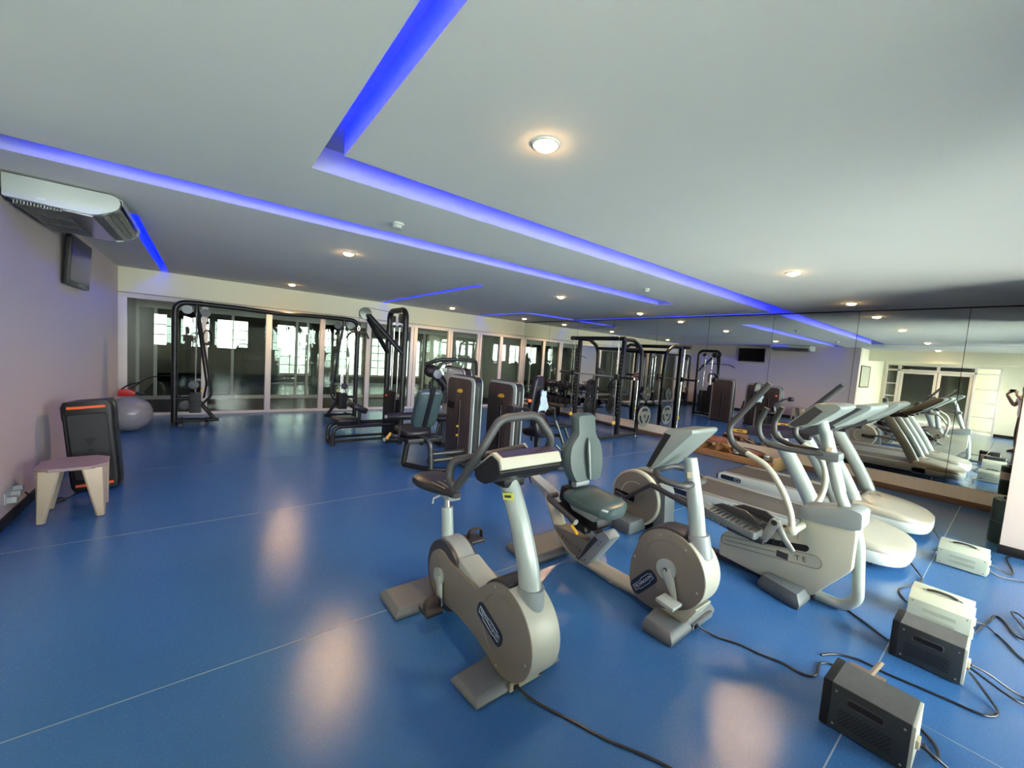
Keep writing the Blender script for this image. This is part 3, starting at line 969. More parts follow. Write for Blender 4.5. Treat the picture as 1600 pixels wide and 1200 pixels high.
        MB().tube(fil([(px - 0.05, ey - 0.01, ez), (px - 0.045, ey - 0.015, ez + 0.07), (px + 0.045, ey - 0.015, ez + 0.07), (px + 0.05, ey - 0.01, ez)], 0.03), 0.006, 8, sq=((0, 1, 0), 3)).obj('toe_strap', RUBBER, pd)
    return t


upright_bike()


# ---------------------------------------------------------------- recumbent bike
def recumbent_bike():
    X = 2.37
    t = thing('recumbent_bike', 'recumbent exercise bike with a tall teal grey backrest and lettered side panel', 'exercise bike', (X, 1.75, 0))
    ff = MB().loft([[(2.12, 1.07, 0), (2.66, 1.09, 0), (2.62, 1.34, 0), (2.11, 1.25, 0)], [(2.11, 1.06, 0.035), (2.67, 1.08, 0.035), (2.63, 1.35, 0.035), (2.10, 1.26, 0.035)],
                    [(2.13, 1.09, 0.075), (2.64, 1.11, 0.085), (2.60, 1.32, 0.09), (2.125, 1.25, 0.085)]]).obj('front_foot', BASEG, t, bev=0.012)
    MB().box((2.35, 1.066, 0.02), (2.60, 1.08, 0.055)).obj('socket_plate', BASEG, ff)
    MB().box((2.37, 1.060, 0.025), (2.40, 1.070, 0.05)).obj('socket', BLACK, ff)
    MB().loft([[(1.99, 2.14, 0), (2.75, 2.14, 0), (2.75, 2.46, 0), (1.99, 2.46, 0)], [(1.98, 2.13, 0.035), (2.76, 2.13, 0.035), (2.76, 2.47, 0.035), (1.98, 2.47, 0.035)],
               [(2.0, 2.16, 0.07), (2.74, 2.16, 0.07), (2.74, 2.44, 0.07), (2.0, 2.44, 0.07)]]).obj('rear_foot', BASEG, t, bev=0.012)
    # floor rail sweeping up into the rear post
    rail = spline([(X, 1.25, 0.075), (X, 1.60, 0.062), (X, 1.92, 0.060), (X, 2.08, 0.085), (X, 2.20, 0.17), (X, 2.30, 0.30), (X, 2.40, 0.46)], 6)
    MB().tube(rail, 0.046, 14, sq=((1, 0, 0), 1.25)).obj('floor_rail', CREAM, t)
    MB().prism([(2.62, 0.545), (2.58, 0.485), (1.78, 0.235), (1.78, 0.305)], 'x', X - 0.055, X + 0.055).obj('seat_track', ALU, t, bev=0.010)
    MB().prism([(2.625, 0.552), (2.62, 0.537), (2.20, 0.408), (2.20, 0.426)], 'x', X - 0.05, X + 0.05).obj('track_cover', SILVER, t, bev=0.004)
    MB().prism([(2.632, 0.552), (2.616, 0.556), (2.576, 0.482), (2.59, 0.478)], 'x', X - 0.058, X + 0.058).obj('track_end_cap', BLACK, t, bev=0.003)
    sup = rnd([(1.69, 0.335), (1.75, 0.375), (1.83, 0.31), (1.995, 0.065), (1.875, 0.055)], [0.01, 0.02, 0.03, 0.005, 0.005], 3)
    sp = MB().prism(sup, 'x', X - 0.06, X + 0.06).obj('front_support', GREY, t, bev=0.008)
    MB().prism([(1.825, 0.305), (1.992, 0.07), (1.955, 0.062), (1.795, 0.29)], 'x', X - 0.062, X + 0.062).obj('support_trim', CHAR, sp)
    for yy, zz in ((1.765, 0.285), (1.79, 0.25), (1.90, 0.09), (1.925, 0.075)):
        MB().cyl((X - 0.063, yy, zz), (X - 0.058, yy, zz), 0.006, seg=8).obj('bolt', CHROME, sp)
    pan = rnd([(2.26, 0.235), (1.875, 0.245), (1.955, 0.075), (2.06, 0.085), (2.18, 0.165)], [0.03, 0.02, 0.02, 0.03, 0.04])
    pn = MB().prism(pan, 'x', X - 0.065, X + 0.065).obj('side_panel', TAUPE, t, bev=0.012)
    text('EXCITE', 0.042, (X - 0.0665, 2.045, 0.155), (0, -1, -0.18), (0, -0.18, 1), INK_D, pn, spacing=1.7)
    MB().box((X - 0.0668, 2.17, 0.197), (X - 0.0645, 2.235, 0.2)).obj('panel_line', INK_D, pn)
    # carriage, arm bars
    MB().prism(rnd([(2.20, 0.47), (2.18, 0.60), (2.06, 0.57), (1.80, 0.455), (1.78, 0.37), (1.86, 0.335), (2.02, 0.40)], 0.03), 'x', X - 0.09, X + 0.09).obj('seat_carriage', BLACK, t, bev=0.015)
    for s in (-1, 1):
        xx = X + s * 0.20
        ab = MB().tube(fil([(X + s * 0.09, 2.22, 0.50), (xx, 2.22, 0.50), (xx, 2.10, 0.468), (xx, 1.90, 0.415)], 0.06), 0.022, 12).obj('arm_bar', GRIP, t)
        MB().lathe([(0.0222, 0), (0.0222, 0.006), (0.018, 0.010), (0, 0.011)], (xx, 1.90, 0.415), (0, -1, -0.26), 16).obj('bar_end', WHITEPL, ab)
        MB().prism(rnd([(2.16, 0.47), (2.0, 0.42), (1.86, 0.375), (1.84, 0.325), (1.95, 0.335), (2.10, 0.41)], 0.02), 'x', X + s * 0.115 - 0.03, X + s * 0.115 + 0.03).obj('carriage_wing', BLACK, t, bev=0.008)
    MB().tube([(X - 0.14, 1.97, 0.375), (X - 0.20, 1.93, 0.372), (X - 0.215, 1.86, 0.345)], 0.011, 10).obj('adjust_lever', YELLOW, t)
    # seat pad
    loops = []
    for y, w, zt in ((1.70, 0.11, 0.555), (1.725, 0.16, 0.572), (1.79, 0.19, 0.580), (1.88, 0.20, 0.578), (1.98, 0.20, 0.586), (2.05, 0.185, 0.598), (2.09, 0.15, 0.588)):
        ring = []
        for k in range(18):
            a = 2 * PI * k / 18
            ca, sa = math.cos(a), math.sin(a)
            ring.append((X + w * math.copysign(abs(ca) ** 0.55, ca), y, zt - 0.042 + 0.043 * math.copysign(abs(sa) ** 0.6, sa)))
        loops.append(ring)
    MB().loft(loops).obj('seat', VINYL, t)
    MB().prism([(1.74, 0.50), (2.06, 0.51), (2.02, 0.45), (1.80, 0.43)], 'x', X - 0.13, X + 0.13).obj('seat_shell', GREY, t, bev=0.02)
    # backrest: outline in (x, height along rest), thickness follows
    out = [(-0.155, 0.0), (0.155, 0.0), (0.20, 0.10), (0.205, 0.20), (0.185, 0.28), (0.135, 0.335), (0.105, 0.37), (0.105, 0.50), (0.085, 0.525), (-0.085, 0.525), (-0.105, 0.50), (-0.105, 0.37),
           (-0.135, 0.335), (-0.185, 0.28), (-0.205, 0.20), (-0.20, 0.10)]
    out = rnd(out, 0.03, 3)
    def bp(x, h, d):
        return (X + 0.01 + x, 2.05 + 0.16 * h + d - 0.10 * (1 - (x / 0.21) ** 2) * 0.30, 0.665 + h * 0.99)
    m = MB()
    n = len(out)
    ls = []
    for sc_, d in ((0.90, -0.050), (0.98, -0.030), (1.0, 0.0), (0.97, 0.025), (0.90, 0.035)):
        ls.append([bp(p[0] * sc_, 0.26 + (p[1] - 0.26) * (1 - (1 - sc_) * 0.5), d) for p in out])
    br = m.loft(ls).obj('backrest', VINYL, t, smooth=50)
    MB().tube([bp(0.0, h, -0.054) for h in (0.02, 0.10, 0.2, 0.30, 0.345)], [0.010, 0.012, 0.014, 0.013, 0.003], 8, sq=((1, 0, 0), 1.6)).obj('centre_ridge', VINYL, br)
    MB().cyl((X - 0.075, 2.06, 0.635), (X + 0.075, 2.06, 0.635), 0.028, seg=16).obj('back_hinge', GREY, t)
    MB().prism([(2.07, 0.66), (2.10, 0.60), (2.14, 0.60), (2.16, 0.85), (2.12, 0.85)], 'x', X - 0.05, X + 0.05).obj('back_bracket', BLACK, t, bev=0.008)
    # body
    xa, xb = 2.29, 2.45
    fy, fz, fr = 1.225, 0.355, 0.235
    MB().prism(arc(fy, fz, fr - 0.012, 0, 360, 34)[:-1], 'x', xa + 0.004, xb - 0.004).obj('flywheel_housing', CHAR, t, bev=0.006)
    prof = rnd(arc(fy, fz, fr, 28, 252, 34) + [(1.30, 0.062), (1.43, 0.062), (1.488, 0.17), (1.485, 0.30)], [0] * 35 + [0.04] * 4, 3)
    for x0, x1 in ((xa - 0.014, xa + 0.006), (xb - 0.006, xb + 0.014)):
        sc = MB().prism(prof, 'x', x0, x1).obj('side_cover', TAUPE, t, bev=0.005)
        xo = x0 - 0.001 if x0 < 2.35 else x1 - 0.003
        for (yy, zz) in ((1.29, 0.545), (1.12, 0.52), (1.03, 0.30), (1.455, 0.33), (1.43, 0.10)):
            MB().cyl((xo, yy, zz), (xo + 0.004, yy, zz), 0.007, seg=10).obj('screw', ALU, sc)
    MB().tube([(xa - 0.0148, p[0], p[1]) for p in arc(fy - 0.005, fz + 0.01, 0.165, -75, 150, 24)], 0.0025, 5).obj('raised_edge', TAUPE, t)
    rim = arc(fy, fz, fr + 0.004, 118, 290, 22) + arc(fy, fz, fr - 0.05, 290, 118, 22)
    MB().prism(rim, 'x', xa - 0.010, xb + 0.010).obj('front_shell', CREAM, t, bev=0.006)
    MB().prism(rnd([(1.40, 0.06), (1.02, 0.20), (1.08, 0.085), (1.14, 0.05)], 0.02), 'x', xa - 0.008, xb + 0.008).obj('chin_shell', CREAM, t, bev=0.008)
    MB().prism(arc(fy, fz, fr + 0.014, 20, 108, 12) + arc(fy, fz, fr - 0.06, 108, 20, 12), 'x', xa + 0.002, xb - 0.002).obj('rear_hood', CHAR, t, bev=0.012)
    badge(t, (xa - 0.0145, 1.375, 0.195), (0, -1, 1.2), (0, 1.2, 1), 0.225, 0.088)
    MB().tube([(X, 1.125, 0.46), (X, 1.075, 0.50), (X, 1.10, 0.60)], [0.066, 0.068, 0.060], 16).obj('column_collar', GREY, t)
    MB().tube(spline([(X, 1.105, 0.585), (X, 1.135, 0.76), (X, 1.175, 0.94), (X, 1.20, 1.05)], 5), [0.050, 0.040], 18, sq=((1, 0, 0), 0.9)).obj('column', SILVER, t)
    MB().obox((X - 0.041, 1.17, 0.955), (0.006, 0.03, 0.035), (math.radians(-10), 0, 0.3)).obj('column_label', CARD, t)
    # console
    cp = rnd([(1.405, 0.955), (1.30, 1.205), (1.28, 1.225), (1.13, 1.245), (1.125, 1.225), (1.32, 0.99), (1.37, 0.945)], [0.01, 0.02, 0.02, 0.02, 0.02, 0.05, 0.01])
    cn = MB().prism(cp, 'x', X - 0.15, X + 0.16).obj('console', CONS, t, bev=0.010)
    MB().prism([(1.405, 0.965), (1.308, 1.197), (1.302, 1.195), (1.398, 0.963)], 'x', X - 0.14, X + 0.15).obj('screen', SCREEN, cn)
    MB().prism([(1.40, 0.962), (1.296, 1.196), (1.255, 1.19), (1.368, 0.962)], 'x', X - 0.1525, X - 0.148).obj('screen_edge', BLACK, cn)
    for r in range(2):
        for k in range(6):
            z = 1.16 - k * 0.013
            y = 1.145 + (1.23 - z) * 0.80 - 0.0
            MB().box((X - 0.10 + r * 0.19, y - 0.006, z), (X - 0.06 + r * 0.19, y + 0.004, z + 0.004)).obj('vent_slot', CHAR, cn)
    lp = fil([(X - 0.02, 1.16, 0.90), (X - 0.12, 1.15, 0.90), (X - 0.20, 1.27, 0.92), (X - 0.12, 1.36, 0.945), (X + 0.12, 1.36, 0.945), (X + 0.20, 1.27, 0.92), (X + 0.12, 1.15, 0.90), (X + 0.02, 1.16, 0.90)], 0.08, 6)
    MB().tube(lp, 0.020, 12).obj('handlebar', GRIP, t)
    # cranks
    for s, x, ang in ((-1, xa - 0.024, -60), (1, xb + 0.024, 120)):
        a = math.radians(ang)
        cy, cz = 1.225, 0.355
        ey, ez = cy - 0.16 * math.cos(a), cz + 0.17 * math.sin(a)
        ck = MB().tube([(x, cy, cz), (x + s * 0.014, ey, ez)], [0.046, 0.016], 14, sq=((1, 0, 0), 0.45)).obj('crank', SILVER, t)
        MB().cyl((x - 0.012, cy, cz), (x + 0.014, cy, cz), 0.062, 0.062, 24).obj('crank_boss', SILVER, ck)
        MB().cyl((x + s * 0.0145, cy - 0.004, cz - 0.0), (x + s * 0.020, cy - 0.004, cz), 0.013, seg=12).obj('axle_hole', BLACK, ck)
        px = x + s * 0.075
        MB().cyl((x, ey, ez), (px + s * 0.03, ey, ez), 0.008, seg=8).obj('pedal_axle', ALU, ck)
        MB().prism(rnd([(ey - 0.05, ez - 0.016), (ey + 0.06, ez - 0.004), (ey + 0.06, ez + 0.018), (ey - 0.055, ez + 0.006)], 0.006), 'x', px - 0.05, px + 0.05).obj('pedal', SILVER if s < 0 else CHAR, t, bev=0.006)
    return t


recumbent_bike()


# ---------------------------------------------------------------- elliptical
def elliptical():
    X = 3.5
    t = thing('elliptical_trainer', 'cream elliptical cross trainer with tall swing arms between recumbent bike and treadmill', 'cross trainer', (X, 1.4, 0))
    ff = MB().loft([[(3.22, 0.78, 0), (3.80, 0.76, 0), (3.80, 1.02, 0), (3.30, 1.06, 0)], [(3.21, 0.77, 0.04), (3.81, 0.75, 0.04), (3.81, 1.03, 0.04), (3.29, 1.07, 0.04)],
                    [(3.24, 0.80, 0.10), (3.78, 0.78, 0.10), (3.77, 1.00, 0.105), (3.31, 1.04, 0.105)]]).obj('front_foot', BASEG, t, bev=0.014)
    MB().box((3.42, 0.752, 0.03), (3.52, 0.772, 0.075)).obj('socket', BLACK, ff)
    for a_, b_ in ((3.15, 3.42), (3.60, 3.86)):
        MB().box((a_, 2.10, 0.0), (b_, 2.38, 0.12)).obj('rear_foot', BASEG, t, bev=0.02)
    MB().prism([(2.15, 0), (2.45, 0), (2.45, 0.05), (2.15, 0.05)], 'x', 3.42, 3.60).obj('rear_plinth', CHAR, t)
    # front body
    body = rnd([(1.40, 0.075), (1.405, 0.235), (1.37, 0.285), (1.12, 0.37), (0.90, 0.47), (0.86, 0.62), (0.60, 0.70), (0.565, 0.60), (0.565, 0.33), (0.76, 0.055), (1.05, 0.045)],
               [0.02, 0.03, 0.03, 0.06, 0.06, 0.03, 0.05, 0.03, 0.02, 0.02, 0.04])
    bd = MB().prism(body, 'x', X - 0.10, X + 0.10).obj('front_housing', CREAM, t, bev=0.014)
    xs_ = X - 0.1015
    slot = rnd([(1.185, 0.325), (1.19, 0.285), (0.815, 0.355), (0.80, 0.385), (0.815, 0.405)], [0.02, 0.012, 0.02, 0.02, 0.02])
    MB().prism(slot, 'x', xs_ - 0.001, xs_ + 0.01).obj('track_window', BLACK, bd)
    for y in (0.92, 0.97, 1.02, 1.08):
        MB().box((xs_ - 0.002, y, 0.315 + (1.19 - y) * 0.15 - 0.01), (xs_ + 0.002, y + 0.008, 0.345 + (1.19 - y) * 0.15)).obj('track_rib', STEELG, bd)
    lobe = rnd([(1.38, 0.18), (1.39, 0.245), (0.75, 0.355), (0.715, 0.31), (0.735, 0.265)], [0.01, 0.01, 0.04, 0.045, 0.04])
    MB().tube([(xs_ - 0.0005, p[0], p[1]) for p in lobe], 0.003, 5, closed=True).obj('panel_groove', TAUPE, bd)
    MB().box((xs_ - 0.002, 0.92, 0.245), (xs_ + 0.002, 0.995, 0.292)).obj('blank_plate', CHAR, bd)
    MB().tube([(xs_ - 0.0005, 1.36, 0.215), (xs_ - 0.0005, 1.0, 0.272)], 0.002, 5).obj('pinstripe', INK_D, bd)
    text('T E', 0.05, (xs_ - 0.001, 0.845, 0.292), (0, -1, 0.17), (0, 0.17, 1), INK_D, bd)
    MB().box((xs_ - 0.0005, 0.874, 0.42), (xs_ + 0.01, 0.878, 0.60)).obj('shell_joint', TAUPE, bd)
    MB().prism(rnd([(1.36, 0.288), (1.12, 0.375), (1.02, 0.42), (1.04, 0.435), (1.30, 0.335)], 0.01), 'x', X - 0.085, X + 0.085).obj('top_sheen', VIOLET, t)
    collar = rnd([(0.90, 0.575), (0.89, 0.665), (0.60, 0.745), (0.545, 0.73), (0.54, 0.62), (0.60, 0.60)], 0.02)
    MB().prism(collar, 'x', X - 0.112, X + 0.112).obj('collar', GREY, t, bev=0.012)
    # mast, curled under at the front
    mast = fil([(X, 0.86, 1.33), (X, 0.68, 0.75), (X, 0.565, 0.55), (X, 0.53, 0.12), (X, 0.60, 0.04), (X, 0.85, 0.045)], [0.3, 0.2, 0.10, 0.06], 7)
    MB().tube(mast, 0.035, 16).obj('mast', SILVER, t)
    MB().cyl((X - 0.0, 0.70, 0.82), (X, 0.82, 1.22), 0.039, 0.038, 16).obj('mast_sleeve', SILVER, t)
    MB().obox((X - 0.043, 0.775, 1.10), (0.006, 0.03, 0.04), (0.25, 0, 0)).obj('mast_label', CARD, t)
    # console
    cp = rnd([(0.985, 1.225), (1.0, 1.25), (0.845, 1.42), (0.74, 1.43), (0.70, 1.41), (0.72, 1.38), (0.86, 1.255)], [0.01, 0.01, 0.02, 0.02, 0.02, 0.04, 0.05])
    cn = MB().prism(cp, 'x', X - 0.20, X + 0.20).obj('console', CONS, t, bev=0.012)
    MB().prism([(1.0, 1.244), (0.856, 1.4035), (0.852, 1.397), (0.990, 1.238)], 'x', X - 0.185, X + 0.185).obj('screen', SCREEN, cn)
    MB().prism([(0.985, 1.25), (0.85, 1.398), (0.80, 1.37), (0.88, 1.27), (0.95, 1.235)], 'x', X - 0.203, X - 0.198).obj('console_end', CHAR, cn)
    # fixed handles
    MB().box((X - 0.07, 0.71, 1.02), (X + 0.07, 0.85, 1.085)).obj('handle_mount', BASEG, t, bev=0.02)
    for s in (-1, 1):
        h = fil([(X + s * 0.05, 0.80, 1.06), (X + s * 0.11, 1.04, 1.055), (X + s * 0.14, 1.17, 1.09), (X + s * 0.16, 1.20, 1.20), (X + s * 0.155, 1.15, 1.34)], [0.06, 0.08, 0.07], 6)
        MB().tube(h, 0.021, 12).obj('fixed_handle', GRIP, t)
    # swing arms
    for s in (-1, 1):
        xo = X + s * 0.30
        dy = 0.0 if s < 0 else -0.05
        up = fil([(xo, 1.10 + dy, 1.53), (xo, 1.355 + dy, 1.16), (xo, 1.30 + dy, 1.035), (xo, 1.20 + dy, 1.0)], [0.10, 0.06], 6)
        if s > 0:
            up = fil([(xo, 0.82, 1.55), (xo, 1.08, 1.24), (xo, 1.09, 1.12), (xo, 1.02, 1.06)], [0.10, 0.06], 6)
            lo = spline([(xo, 1.02, 1.06), (xo, 0.90, 0.97), (xo, 0.855, 0.84), (xo, 0.865, 0.68), (X + 0.2, 0.90, 0.56)], 6)
        else:
            lo = spline([(xo, 1.20, 1.0), (xo, 1.06, 0.935), (xo, 0.95, 0.80), (xo, 0.885, 0.66), (xo, 0.865, 0.55)], 6)
        ar = MB().tube(lo, 0.021, 12).obj('swing_arm', CREAM, t)
        MB().tube(up, 0.0225, 12).obj('arm_grip', GRIP, ar)
        MB().ball((lo[-1][0], lo[-1][1], lo[-1][2] - 0.01), (0.032, 0.036, 0.036), 14, 10).obj('arm_pivot', CREAM, ar)
        MB().cyl((X + s * 0.09, 0.86, 0.535), (xo, 0.86, 0.535), 0.024, seg=12).obj('pivot_axle', CREAM, ar)
    # foot plates, pedal bars, roller links
    for s in (-1, 1):
        xo = X + s * 0.22
        q = 0.0 if s < 0 else 0.10
        y0, y1 = 1.50, 1.08
        z0, z1 = 0.475 - q * 0.9, 0.405 - q * 0.9
        bar = MB().tube([(xo, 2.0, 0.50 - q * 1.8), (xo, 1.55, 0.42 - q * 1.2), (xo, 1.22, 0.365 - q), (xo, 1.05, 0.36 - q * 0.8)], 0.026, 10, sq=((1, 0, 0), 0.8)).obj('pedal_bar', CHAR, t)
        if s < 0:
            text('TECHNOGYM', 0.038, (xo - 0.0225, 1.42, 0.398), (0, -1, -0.17), (0, -0.17, 1), INK_L, bar)
        outl = rnd([(xo - 0.085, y1), (xo + 0.085, y1), (xo + 0.095, y0 - 0.08), (xo + 0.07, y0), (xo - 0.07, y0), (xo - 0.095, y0 - 0.08)], 0.03, 3)
        def pz(y, d):
            return z0 + (y - y0) / (y1 - y0) * (z1 - z0) + d
        n = len(outl)
        tray = MB().loft([[(p[0] * 1.0, p[1], pz(p[1], -0.03)) for p in outl], [(p[0], p[1], pz(p[1], 0.022)) for p in outl],
                          [(xo + (p[0] - xo) * 0.9, 1.29 + (p[1] - 1.29) * 0.95, pz(p[1], 0.022)) for p in outl], [(xo + (p[0] - xo) * 0.88, 1.29 + (p[1] - 1.29) * 0.94, pz(p[1], 0.0)) for p in outl]])
        fp = tray.obj('foot_plate', BASEG, t, bev=0.003)
        for k in range(10):
            y = 1.14 + k * 0.033
            MB().box((xo - 0.065, y, pz(y, 0.0)), (xo + 0.065, y + 0.012, pz(y, 0.006))).obj('grip_rib', STEELG if k % 2 else CHAR, fp)
        xi = xo + 0.075
        MB().prism([(1.46, pz(1.46, 0.02)), (1.12, pz(1.12, 0.02)), (1.10, pz(1.1, 0.05)), (1.22, pz(1.22, 0.095)), (1.40, pz(1.40, 0.06))], 'x', xi - 0.012, xi + 0.012).obj('inner_guard', CHAR, fp, bev=0.004)
        xk = X + s * 0.135
        lk = MB().prism(rnd([(1.10, 0.36 - q), (1.06, 0.325 - q), (0.985, 0.49 - q), (1.005, 0.53 - q), (1.04, 0.53 - q)], 0.015), 'x', xk - 0.022, xk + 0.022).obj('link_bracket', ALU, t, bev=0.006)
        MB().tube([(xk - 0.012 * s, 1.015, 0.51 - q), (xk, 0.95, 0.41 - q * 0.6), (xk, 0.885, 0.335)], [0.030, 0.022, 0.018], 12, sq=((1, 0, 0), 0.5)).obj('roller_link', ALU, t)
        MB().cyl((xk - 0.03, 1.015, 0.505 - q), (xk + 0.03, 1.015, 0.505 - q), 0.020, seg=12).obj('link_pin', STEELG, lk)
    # rear discs with their crank slots
    for s in (-1, 1):
        x0 = X + s * 0.11
        dm = MB().lathe([(0.0, 0.0), (0.150, 0.0), (0.155, 0.006), (0.262, 0.006), (0.272, -0.004), (0.272, -0.045)], (x0, 2.235, 0.285), (s, 0, 0), 40)
        dc = dm.obj('rear_disc', CREAM, t)
        MB().lathe([(0.0, 0.0015), (0.250, 0.0015), (0.252, 0.0)], (x0 + s * 0.0065, 2.235, 0.285), (s, 0, 0), 40).obj('disc_face', TAUPE, dc)
        MB().tube([(x0 + s * 0.009, 2.235 + p[0], 0.285 + p[1]) for p in arc(0, 0, 0.155, -70, 110, 20)], 0.004, 5).obj('disc_ring', CREAM, dc)
        a = 0.0 if s < 0 else PI
        c0 = V((x0 + s * 0.012, 2.235 + 0.11 * math.cos(a), 0.275))
        sl = MB().obox(c0, (0.012, 0.23, 0.062), (0.05, 0, 0)).obj('crank_slot', SCREEN, dc, bev=0.005)
        MB().tube([c0 + V((s * 0.008, 0.09, 0.005)), c0 + V((s * 0.05, -0.06, 0.0)), (X + s * 0.22, 2.0, 0.50 - (0.18 if s > 0 else 0))], 0.020, 10).obj('crank_arm', CHAR, dc)
    MB().prism(rnd([(1.96, 0.0), (2.50, 0.0), (2.49, 0.36), (2.30, 0.53), (2.12, 0.53), (1.98, 0.36)], 0.04), 'x', X - 0.068, X + 0.068).obj('rear_housing', BLACK, t, bev=0.01)
    MB().prism(rnd([(1.90, 0.0), (2.02, 0.0), (2.05, 0.45), (2.0, 0.50), (1.93, 0.42)], 0.03), 'x', X - 0.085, X + 0.085).obj('rear_cover', BASEG, t, bev=0.012)
    MB().box((X - 0.045, 0.75, 0.015), (X + 0.045, 2.2, 0.055)).obj('floor_beam', VIOLET, t, bev=0.01)
    return t


elliptical()


# ---------------------------------------------------------------- treadmills
def treadmill(xc, lb):
    w = 0.40
    x0, x1 = xc - w, xc + w
    t = thing('treadmill', lb, 'treadmill', (xc, 1.4, 0), group='treadmills before the mirror')
    # deck
    for s, xa in ((-1, x0), (1, x1)):
        sr = MB().prism(rnd([(2.47, 0.085), (2.47, 0.165), (2.42, 0.195), (0.85, 0.215), (0.85, 0.085)], [0.01, 0.02, 0.03, 0.01, 0.01]), 'x', xa, xa - s * 0.10).obj('side_rail', WHITEPL, t, bev=0.006)
        MB().prism([(2.47, 0.168), (2.42, 0.199), (0.90, 0.2195), (0.90, 0.205), (2.42, 0.19)], 'x', xa - s * 0.004, xa - s * 0.098).obj('foot_rail', GREY, sr, bev=0.003)
        pl = rnd([(2.43, 0.105), (2.43, 0.165), (2.17, 0.165), (2.17, 0.105)], 0.028, 5)
        bdg = MB().prism(pl, 'x', xa + s * 0.004, xa).obj('rail_badge', NAVY, sr)
        MB().tube([(xa + s * 0.0045, p[0], p[1]) for p in ((2.25, 0.150), (2.22, 0.154), (2.19, 0.148), (2.19, 0.122), (2.23, 0.118), (2.255, 0.124))], 0.002, 5, closed=True).obj('badge_print', INK_L, bdg)
    MB().box((x0 + 0.10, 0.80, 0.15), (x1 - 0.10, 2.42, 0.198)).obj('running_belt', BELT, t, bev=0.012)
    MB().box((x0 + 0.02, 0.62, 0.05), (x1 - 0.02, 2.44, 0.09)).obj('chassis', BLACK, t)
    for xx in (x0 + 0.06, x1 - 0.06):
        for yy in (0.80, 1.98):
            MB().cyl((xx, yy, 0), (xx, yy, 0.06), 0.03, seg=12).obj('levelling_foot', CHROME if yy > 1 else STEELG, t)
    MB().prism([(2.44, 0.085), (2.50, 0.09), (2.50, 0.15), (2.44, 0.19)], 'x', x0 + 0.02, x1 - 0.02).obj('rear_roller_cover', CHAR, t, bev=0.008)
    # motor hood: rounded nose in plan
    plan = []
    for a in range(0, 181, 12):
        ca, sa = math.cos(math.radians(a)), math.sin(math.radians(a))
        plan.append((xc + (w + 0.0) * math.copysign(abs(ca) ** 0.62, ca), 0.72 - 0.30 * abs(sa) ** 0.8))
    plan = plan + [(x0, 1.02), (x1, 1.02)]
    def ring(sc_, z, yb=0.0):
        return [(xc + (p[0] - xc) * sc_, 0.80 + (p[1] - 0.80) * sc_ + yb, z(p) if callable(z) else z) for p in plan]
    MB().loft([ring(0.97, 0.065), ring(1.0, 0.09), ring(1.0, 0.165), ring(0.992, 0.17)]).obj('skirt', WHITEPL, t, smooth=50)
    zt = lambda p: 0.20 + 0.085 * max(0.0, min(1.0, (p[1] - 0.40) / 0.5))
    hd = MB().loft([ring(0.993, 0.168), ring(1.0, 0.18), ring(0.985, lambda p: zt(p) - 0.02), ring(0.93, zt), ring(0.6, lambda p: zt(p) + 0.012), ring(0.15, lambda p: 0.285)]).obj('motor_hood', PEARL, t, smooth=55)
    MB().tube([(xc + 0.07 * math.cos(q), 0.90 + 0.05 * math.sin(q), 0.296) for q in [2 * PI * i / 20 for i in range(20)]], 0.004, 5, closed=True).obj('hood_emblem', TAUPE, hd)
    # uprights lean back towards the runner
    for s in (-1, 1):
        xx = xc + s * 0.345
        MB().tube(spline([(xx, 0.985, 0.17), (xx, 1.05, 0.34), (xx, 1.22, 0.65), (xx, 1.42, 0.97), (xx, 1.45, 1.02)], 4), 0.068, 16, sq=((1, 0, 0), 0.62)).obj('upright', SILVER, t)
        hr = MB().prism(rnd([(1.19, 1.02), (1.45, 0.955), (1.85, 0.945), (1.88, 0.965), (1.86, 1.0), (1.50, 1.035), (1.22, 1.085)], 0.025), 'x', xx - 0.032, xx + 0.032).obj('handrail', VIOLET, t, bev=0.012)
        pl = rnd([(1.84, 0.957), (1.84, 0.990), (1.70, 0.995), (1.70, 0.962)], 0.012)
        bg_ = MB().prism(pl, 'x', xx + s * 0.0325, xx + s * 0.0345).obj('rail_label', GOLD, hr)
        MB().box((xx + s * 0.0335, 1.74, 0.970), (xx + s * 0.0355, 1.80, 0.983)).obj('label_print', INK_D, bg_)
        MB().box((xx - 0.04, 1.16, 1.0), (xx + 0.04, 1.28, 1.06)).obj('rail_clamp', BLACK, t, bev=0.01)
    MB().tube([(xc - 0.345, 1.26, 1.045), (xc + 0.345, 1.26, 1.045)], 0.024, 12).obj('front_bar', GRIP, t)
    cp = rnd([(1.27, 1.045), (1.28, 1.075), (0.90, 1.375), (0.80, 1.395), (0.755, 1.375), (0.775, 1.34), (0.98, 1.16), (1.16, 1.04)], [0.01, 0.02, 0.03, 0.03, 0.02, 0.04, 0.08, 0.04])
    cn = MB().prism(cp, 'x', xc - 0.37, xc + 0.37).obj('console', CONS, t, bev=0.016)
    MB().prism([(1.265, 1.086), (0.93, 1.351), (0.92, 1.338), (1.255, 1.073)], 'x', xc - 0.34, xc + 0.34).obj('console_face', VIOLET, cn)
    MB().prism(rnd([(1.278, 1.050), (1.16, 1.036), (0.985, 1.154), (1.0, 1.175), (1.262, 1.08)], 0.01), 'x', xc - 0.372, xc + 0.372).obj('console_underside', CHAR, cn)
    MB().prism([(1.17, 1.163), (0.98, 1.3135), (0.97, 1.30), (1.16, 1.15)], 'x', xc - 0.17, xc + 0.17).obj('screen', SCREEN, cn)
    MB().prism([(1.265, 1.06), (0.90, 1.355), (0.82, 1.352), (1.0, 1.18), (1.16, 1.055)], 'x', xc - 0.3735, xc - 0.368).obj('console_end', CHAR, cn)
    return t


